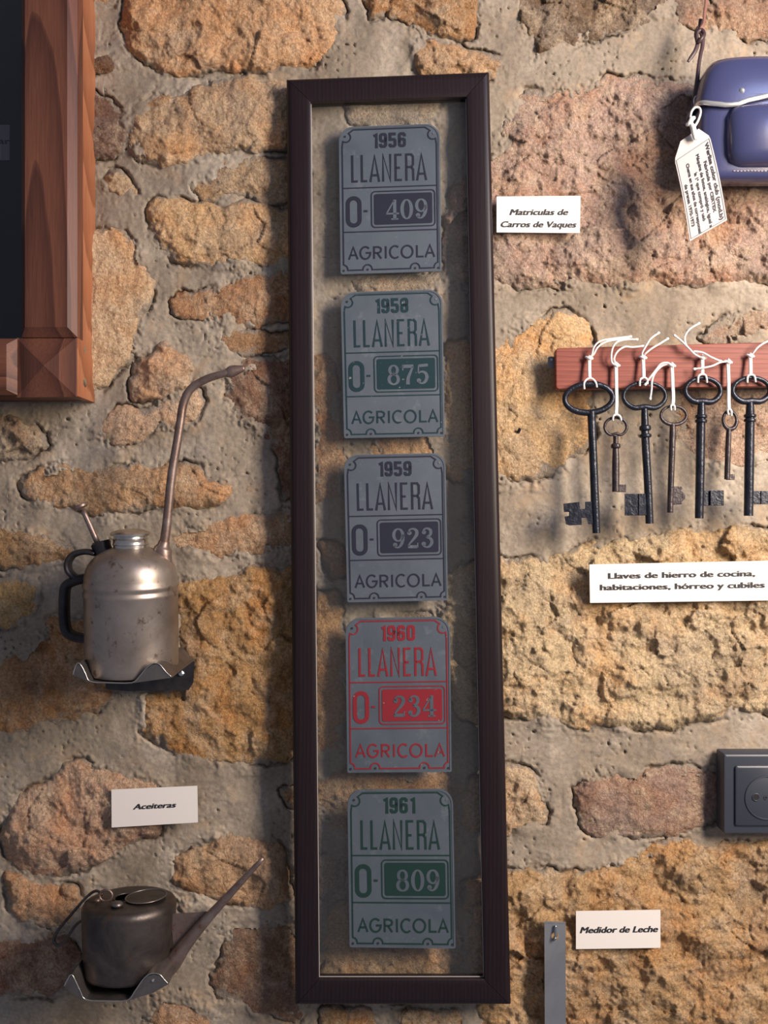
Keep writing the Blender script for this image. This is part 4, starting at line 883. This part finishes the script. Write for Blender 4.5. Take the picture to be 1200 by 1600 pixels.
for i in range(rows): fs += [(2 * i, 2 * i + 2, n2 + 2 * i + 2, n2 + 2 * i), (2 * i + 1, 2 * i + 3, n2 + 2 * i + 3, n2 + 2 * i + 1)]
fs += [(0, 1, n2 + 1, n2), (n2 - 2, n2 - 1, 2 * n2 - 1, 2 * n2 - 2)]
m.add(vs, fs); m.build('card', M_tag, tg, smooth=True, angle=30)
m = MB()
for t, x0, x1, y, ht in (('Werlisa color club (mod.b)', 5, 96, 6.5, 4.9), ('Fabricada por CERTEX', 24, 84, 13.6, 4.0), ('Máquina de fotos, analógica, igual a', 10, 99, 21, 4.0),
                         ('la 1ª que compró y usó', 30, 87, 28.2, 4.0), ('Chema en sus años de corresponsal', 13, 99, 35.8, 4.0), ('de prensa 1970-1973', 36, 86, 43.2, 4.0)):
    place_text(m, t, ft, (x0 + x1) / 2, y, min(x1, 97) - x0, ht * .95, 0.06, 0, 0.8)
m.build('lettering', M_inkgrey, tg)
m = MB()
for a, b in (((2, 1.8), (98, 1.8)), ((98, 1.8), (98, 48.2)), ((98, 48.2), (2, 48.2)), ((2, 48.2), (2, 1.8))):
    ribbon(m, [(a[0] + (b[0] - a[0]) * t, a[1] + (b[1] - a[1]) * t, .45) for t in np.linspace(0, 1, 10)], ft, .4, .8)
m.build('border_line', M_inkgrey, tg)
ts = thing('string', W(1087, 220, 112), 'white string knotted through the paper tag on the camera case', 'string')
m = MB(); tube(m, [(1089, 218, 116, 1.8), (1084, 205, 116, 2.0), (1079, 190, 114, 1.8), (1080, 176, 110, 1.7), (1086, 168, 104, 1.7), (1093, 169, 104, 1.7), (1094.5, 177, 108, 1.7), (1090, 190, 112, 1.8), (1084, 199, 116, 2.0)], 8, 5); m.build('loop', M_string, ts, smooth=True)
m = MB(); tube(m, [(1072, 195, 116, 2.2), (1077, 193, 119, 3.8), (1081, 186, 119, 3.8), (1085, 184, 117, 2.6)], 9, 4)
tube(m, [(1078, 190, 119, 3.0), (1083, 200, 120, 4.2), (1085, 210, 119, 4.2), (1087, 218, 118, 3.0)], 9, 4); m.build('knot', M_string, ts, smooth=True)

# ------------------------------------------------------------------ upper oil can on its tin shelf
def prof_fine(P, n=3): return [tuple(p) for p in spline(P, n)]
CD = 103.0; kk = (D - CD) / D
def shelf(label, front, dF, dB, plate, extras, M_):
    x0 = sum(p[0] for p in front) / len(front)
    o = thing('tin_shelf', W(x0, front[len(front) // 2][1], dB + 4), label, 'shelf bracket', 'bent tin shelves carrying the oil cans')
    m = MB(); n = len(front); k = (D - dF) / D
    F3 = [W(x, y, dF) for x, y in front]; B3 = [p + np.array([0, (dF - dB) * S, 0]) for p in F3]; t_ = np.array([0, 0, -1.1 * S])
    vs = F3 + B3 + [p + t_ for p in F3] + [p + t_ for p in B3]; fs = []
    for i in range(n - 1): fs += [(i, i + 1, n + i + 1, n + i), (2 * n + i, 2 * n + i + 1, 3 * n + i + 1, 3 * n + i), (i, i + 1, 2 * n + i + 1, 2 * n + i), (n + i, n + i + 1, 3 * n + i + 1, 3 * n + i)]
    fs += [(0, n, 3 * n, 2 * n), (n - 1, 2 * n - 1, 4 * n - 1, 3 * n - 1)]
    m.add(vs, fs); m.build('sheet', M_, o, smooth=True, angle=40)
    m = MB(); tube(m, [(x, y - .3, dF, 1.0) for x, y in front], 6, 3); m.build('front_edge_highlight', M_cap, o, smooth=True)  # brighter tube added as a highlight along the sheet's front edge
    if plate:
        m = MB(); fz = lambda x, y, h: W(x, y, dB + h); prism(m, plate, fz, 0, 9); m.build('back_plate', M_black, o)
    for pl in extras:
        m = MB(); fz = lambda x, y, h: W(x, y, dF + h); prism(m, pl, fz, -1.2, 0); m.build('gusset', M_, o)
    return o
wave = [(114, 1055), (117, 1044), (122, 1036), (128, 1042), (134, 1054), (141, 1065), (172, 1067), (206, 1067), (218, 1057), (228, 1045), (237, 1038), (244, 1036.5), (251, 1040), (259, 1050), (268, 1058)]
sh = shelf('wavy-edged tin shelf screwed to the wall under the tall oil can', wave, 170, 22, [(160, 1036), (304, 1034), (302, 1067), (295, 1078), (200, 1080), (166, 1077)],
      [[(206, 1067.5), (218, 1057), (228, 1045), (237, 1038), (244, 1036.5), (251, 1040), (259, 1050), (268, 1058), (268, 1059)], [(114, 1055), (117, 1044), (122, 1036), (128, 1042), (134, 1054), (141, 1066)]], M_shelf)
m = MB(); tube(m, [(283, 1052, 31, 4.5), (283, 1052, 33.5, 4.2), (283, 1052, 34.2, 2)], 10, 1); m.build('screw', M_steel, sh)

# can: origin at base centre
oc = thing('oil_can', W(207, 1050, CD), 'tall round tin oil can with long bent spout and thumb pump', 'oil can', 'old tin oil cans on wall shelves')
Mx = frame_of(W(207, 1048.5, CD), tilt=3, roll=0)
body = [(0, 0), (66, 0), (69.5, 2), (70.5, 8), (71, 40), (71.2, 118)] + [(72.6, 121), (72.6, 125), (71, 128), (71, 131), (72.8, 134), (72.8, 138), (71, 141)] + prof_fine([(70.5, 146), (68.5, 158), (63, 170), (54, 180), (42, 188), (30, 193), (27, 194)], 4) + [(0, 194)]
body = [(max(r, .01), z) for r, z in body]
m = MB(); lathe(m, body, Mx, 72, kk); cb_ = m.build('body', M_can, oc, smooth=True, angle=50)
m = MB(); cap = [(0.01, 193), (26, 193), (26, 198), (27.5, 199), (26.3, 201), (26.3, 206), (27.2, 207.5), (25.8, 209), (25.8, 212), (30.5, 213), (31, 216), (28, 218.5), (20, 221), (10, 222.5), (.01, 223)]
lathe(m, cap, Mx, 40, kk); m.build('cap', M_cap, oc, smooth=True, angle=45)
SD = 108
m = MB(); tube(m, [(255, 884, SD, 15), (254.5, 878, SD, 14.5), (254, 868, SD, 14), (254, 860, SD, 14.5), (254, 856, SD, 13), (255.5, 852, SD, 9.5), (257, 846, SD, 8.5)], 20, 1); m.build('spout_collar', M_spout, oc, smooth=True, angle=50)
m = MB(); tube(m, [(256, 852, SD, 7.6), (260.7, 818, SD, 7.2), (268, 745, SD, 7), (277, 690, SD, 6.8), (282, 658, SD, 6.7), (286.5, 631, SD, 6.6), (298, 608, SD + 2, 6.4), (321, 593, SD + 4, 6.2), (345, 585, SD + 6, 5.8), (358, 582, SD + 6, 5.6)], 16, 6); m.build('spout', M_spout, oc, smooth=True)
m = MB(); tube(m, [(352, 583.5, SD + 6, 6.0), (358, 582, SD + 6, 8.4), (364, 579.5, SD + 6, 8.8), (374, 577, SD + 6, 6.4), (382, 575, SD + 6, 4.0)], 14, 3, flat=(.75, 1)); m.build('nozzle', M_spout, oc, smooth=True)
m = MB(); tube(m, [(165, 868, 105, 14), (160, 856, 105, 14), (158.5, 852, 105, 15), (156.5, 848, 105, 15), (156, 846, 105, 11)], 20, 1); m.build('pump_collar', M_black, oc, smooth=True, angle=50)
m = MB(); tube(m, [(154, 852, 105, 4.4), (140, 820, 106, 4.4), (129, 796, 107, 4.2)], 12, 2); pr = m.build('plunger_rod', M_spout, oc, smooth=True)
m = MB(); tube(m, [(127.5, 793.5, 107, 10.5), (126.2, 791, 107, 11.5), (125.2, 789, 107, 10.5)], 20, 1); m.build('thumb_disc', M_spout, pr, smooth=True, angle=50)
def strap_sweep(m, pts, hw, hd, n=5):   # flat metal strap: hw wide in the picture plane, hd deep
    tube3(m, [W(p[0], p[1], p[2]) for p in spline(pts, n)], [S * kk] * ((len(pts) - 1) * n + 1), 4, flat=(hd * 1.41, hw * 1.41))
m = MB(); tube(m, [(150, 865, 104, 6), (134, 862, 104, 6.5), (116, 866, 104, 7), (107, 878, 104, 7), (108, 892, 104, 7), (120, 903, 104, 7), (136, 906, 104, 6)], 10, 5, flat=(1.9, .75)); m.build('trigger_strap', M_black, oc, smooth=True)
m = MB(); tube(m, [(138, 903, 104, 8), (118, 907, 104, 8), (104, 915, 104, 8), (101, 930, 104, 8), (100.5, 955, 104, 8), (102, 978, 104, 8), (108, 990, 104, 8), (122, 996, 104, 8), (140, 998, 104, 8)], 12, 5, flat=(1.7, 1)); m.build('handle', M_black, oc, smooth=True)

# ------------------------------------------------------------------ lower oil can
wave2 = [(100.5, 1541), (106, 1530), (112, 1523), (118, 1533), (126, 1550), (134, 1562), (165, 1564), (199, 1563), (210, 1550), (221, 1534), (230, 1524.5), (240, 1521), (250, 1523.5), (256, 1530), (263, 1538)]
sh = shelf('wavy-edged tin shelf under the squat oil can at the bottom left', wave2, 166, 22, None,
      [[(199, 1564), (210, 1550), (221, 1534), (230, 1524.5), (240, 1521), (250, 1523.5), (256, 1530), (263, 1538), (240, 1551)], [(100.5, 1541), (106, 1530), (112, 1523), (118, 1533), (126, 1550), (134, 1563), (118, 1556)]], M_shelf)
m = MB(); tube(m, [(239, 1532, 166, 2.6), (239, 1532, 167.5, 2.0)], 10, 1); m.build('rivet', M_steel, sh)
oc2 = thing('oil_can', W(200, 1540, CD), 'squat round blackened tin oil can with straight slanting spout and half-open top', 'oil can', 'old tin oil cans on wall shelves')
Mx = frame_of(W(200, 1517, CD), tilt=-5, roll=0)
b2 = [(0.01, 0), (62, 0), (66, 2), (68, 8), (69, 40), (71, 85), (72, 108), (72.5, 112), (72, 117), (69, 123), (64, 126), (58, 127.2), (40, 128), (22, 128.6)]
b2 = [(a, b * .86) for a, b in b2]; M_c2 = Mx
m = MB(); lathe(m, b2, Mx, 64, kk, cap=False)
m.build('body', M_candark, oc2, smooth=True, angle=60)
def L2(x, y, z): return np.array(M_c2 @ Vector((x * kk * S, -y * kk * S, z * .86 * kk * S)))     # y towards the camera
m = MB(); ring = [L2(-4 + 21 * math.cos(a), 0 + 21 * math.sin(a), 128.8) for a in np.linspace(0, 2 * math.pi, 25)[:-1]]
tube3(m, ring, [1.4 * S] * 24, 8, True); m.build('opening_rim', M_candark, oc2, smooth=True)
m = MB(); prism(m, [(22 * math.cos(a), 22 * math.sin(a)) for a in np.linspace(0, 2 * math.pi, 25)[:-1]], lambda x, y, h: L2(x, y, h), 119, 120); tag(m.build('opening_shade_disc', M_dkhole, oc2), 'black disc painted as the shade inside the can')  # black disc stands in for the shade inside the open can
m = MB(); cxl, cyl = 26, 2
prism(m, [(cxl + 31 * math.cos(a), cyl + 33 * math.sin(a)) for a in np.linspace(0, 2 * math.pi, 33)[:-1]], lambda x, y, h: L2(x, y, h + (x - cxl) * .05), 130.5, 132); lid2 = m.build('swivel_lid', M_candark, oc2)
m = MB(); tube3(m, [L2(cxl + 31 * math.cos(a), cyl + 33 * math.sin(a), 132 + 31 * math.cos(a) * .05) for a in np.linspace(0, 2 * math.pi, 33)[:-1]], [1.1 * S] * 32, 6, True); m.build('lid_edge', M_shelf, lid2, smooth=True)
m = MB(); lathe(m, [(.01, 111), (9, 111), (9.5, 114), (7, 117), (.01, 118)], M_c2 @ Matrix.Translation(Vector((-8 * S, -36 * S, 0))), 16, kk); m.build('hinge_knob', M_shelf, lid2, smooth=True)
m = MB(); tube3(m, [L2(-34 + 10 * math.cos(a), 12, 137 + 10 * math.sin(a)) for a in np.linspace(0, 2 * math.pi, 17)[:-1]], [1.7 * S] * 16, 8, True); m.build('carrying_ring', M_spout, oc2, smooth=True)
m = MB(); tube3(m, [L2(-44, 22, 131 + 4 * q) + np.array([0, 0, 0]) for q in (0, 1)], [5 * S, 4 * S], 10); m.build('rivet', M_spout, oc2, smooth=True)
m = MB()
tube(m, [(160, 1398, 100, 2.2), (150, 1392, 96, 2.2), (135, 1402, 92, 2.2), (112, 1428, 88, 2.4), (92, 1452, 86, 2.6), (84, 1468, 86, 2.8), (90, 1477, 88, 2.8), (101, 1470, 90, 2.4), (118, 1446, 96, 2.2), (132, 1436, 100, 2.2)], 8, 6); m.build('wire_handle', M_candark, oc2, smooth=True)
m = MB(); tube(m, [(262, 1512, 108, 14.5), (272, 1500, 109, 14), (290, 1475, 112, 11), (318, 1442, 116, 8.2), (350, 1407, 120, 6.4), (385, 1369, 124, 4.8), (411, 1341, 127, 3.4)], 14, 3); m.build('spout', M_spout, oc2, smooth=True)
m = MB(); prism(m, [(266, 1428), (325, 1424), (300, 1456), (272, 1486)], lambda x, y, h: W(x, y, 106 + h), -1, 1); m.build('spout_brace', M_spout, oc2)

# ------------------------------------------------------------------ power socket
so = thing('power_socket', W(1196, 1300, 20), 'dark grey square power socket at the right edge of the stone wall', 'socket')
f = lambda x, y, h: W(x, y, 40) + np.array([0, -(h) * S, 0])
def tiers(m, rects):
    vs = [f(x, y, h) for (x0, y0, x1, y1, r, h) in rects for x, y in rrect(x0, y0, x1, y1, r, 4)]; n = 20 + 4
    n = len(rrect(0, 0, 10, 10, 1, 4)); fs = []
    for i in range(len(rects) - 1):
        for j in range(n): fs.append((i * n + j, i * n + (j + 1) % n, (i + 1) * n + (j + 1) % n, (i + 1) * n + j))
    fs += [tuple(range(n)), tuple(range((len(rects) - 1) * n, len(rects) * n))]; m.add(vs, fs)
m = MB(); tiers(m, [(1131, 1178, 1261, 1303, 3, -30), (1131, 1178, 1261, 1303, 3, -3), (1132, 1180, 1260, 1301.5, 3, -.6), (1134, 1182.5, 1258, 1299.5, 2.5, 0)]); m.build('cover_frame', M_sock, so, smooth=True, angle=40)
m = MB(); tiers(m, [(1148, 1196, 1244, 1289, 3, -1), (1148, 1196, 1244, 1289, 3, 3), (1150, 1198, 1242, 1287, 3, 4.6)]); fp = m.build('face_plate', M_sock, so, smooth=True, angle=40)
def circ(cx, cy, r, n=40): return [(cx + r * math.cos(a), cy + r * math.sin(a)) for a in np.linspace(0, 2 * math.pi, n + 1)[:-1]]
m = MB(); cxs, cys = 1196, 1245
vs = []; n = 40; prf = [(34.5, 4.6), (34.2, 6.2), (33.0, 6.4), (32.2, 4.4), (31.2, 4.75), (0.01, 4.75)]
for r, h in prf: vs += [f(x, y, h) for x, y in circ(cxs, cys, r)]
fs = [(i * n + j, i * n + (j + 1) % n, (i + 1) * n + (j + 1) % n, (i + 1) * n + j) for i in range(len(prf) - 1) for j in range(n)]
m.add(vs, fs); m.build('round_insert', M_sock, so, smooth=True, angle=35)
for x in (1179, 1213):
    m = MB(); prism(m, circ(x, 1244, 4.6, 16), f, 4.7, 5.1); m.build('pin_hole', M_dkhole, so)
    m = MB(); vs = [f(a, b, h) for r, h in ((6.3, 4.7), (6.0, 6.0), (4.8, 5.4)) for a, b in circ(x, 1244, r, 16)]
    m.add(vs, [(i * 16 + j, i * 16 + (j + 1) % 16, (i + 1) * 16 + (j + 1) % 16, (i + 1) * 16 + j) for i in range(2) for j in range(16)]); m.build('pin_hole_rim', M_sock, so, smooth=True)
m = MB(); prism(m, circ(1194.5, 1244.5, 3.6, 14), f, 4.7, 5.6); sc_ = m.build('screw', M_sock, so)
m = MB(); prism(m, [(1191.5, 1243.9), (1197.5, 1243.9), (1197.5, 1245.1), (1191.5, 1245.1)], f, 5.5, 5.8); prism(m, [(1193.9, 1241.5), (1195.1, 1241.5), (1195.1, 1247.5), (1193.9, 1247.5)], f, 5.5, 5.8); m.build('screw_slot', M_dkhole, sc_)

# ------------------------------------------------------------------ milk gauge bar
mb = thing('milk_measure', W(867, 1780, 44), 'flat grey galvanised bar hanging from a nail hole beside the Medidor card', 'measuring bar')
bd_ = max(44, top(850, 1440, 884, 1600) + 3)
bd_ = min(bd_, 46)
fb = lambda x, y, h: W(x, y, bd_ + h)
m = MB(); hc = circ(867, 1463, 6.0, 16)
# front and back faces with a punched hole
L_ = [(850.5, 1442), (883.5, 1443), (883.8, 1484), (851, 1484)]
def outer_pt(a):
    dx, dy = math.cos(a), math.sin(a); t = min((16.5 / abs(dx)) if abs(dx) > 1e-6 else 1e9, (20.8 / abs(dy)) if abs(dy) > 1e-6 else 1e9); return (867.2 + dx * t, 1463 + dy * t)
angs = sorted(set([2 * math.pi * i / 32 for i in range(32)] + [math.atan2(sy, sx) % (2 * math.pi) for sx in (-16.5, 16.5) for sy in (-20.8, 20.8)]))
n = len(angs); vs = []
for h in (0, -3): vs += [fb(*outer_pt(a), h) for a in angs] + [fb(867.2 + 6 * math.cos(a), 1463 + 6 * math.sin(a), h) for a in angs]
fs = []
for i in range(n):
    j = (i + 1) % n; fs += [(i, j, n + j, n + i), (2 * n + i, 2 * n + j, 3 * n + j, 3 * n + i), (n + i, n + j, 3 * n + j, 3 * n + i), (i, j, 2 * n + j, 2 * n + i)]
m.add(vs, fs); prism(m, [(850.7, 1483.8), (883.7, 1483.8), (885, 1800), (852, 1800)], fb, -3, 0); m.build('bar', M_zinc, mb)
m = MB(); prism(m, [(850.3, 1439.5), (883.9, 1440.5), (883.9, 1443), (850.3, 1442.2)], fb, -10, .6); m.build('top_flange', M_zinc, mb)
nl = thing('hook_nail', W(868, 1466, 20), 'bent steel nail through the hole of the grey bar', 'nail')
m = MB(); tube(m, [(867, 1467, 12, 2.2), (867, 1467, bd_ + 3, 2.2), (868, 1464, bd_ + 5, 2.2), (868.3, 1457, bd_ + 4.5, 2.0), (868, 1446, bd_ + 3, 1.8)], 8, 4); m.build('shaft', M_steel, nl, smooth=True)

# stub of a nail in the stone left of the keys
dn = top(806, 668, 816, 678)
m = MB(); tube(m, [(810, 676, dn - 6, 2.6), (811, 673, dn + 3, 2.6), (813, 669, dn + 5, 2.2)], 7, 3)
o = m.build('nail_stub', M_black, None, smooth=True); tag(o, 'rusty nail stub in the pale stone left of the keys', 'nail')
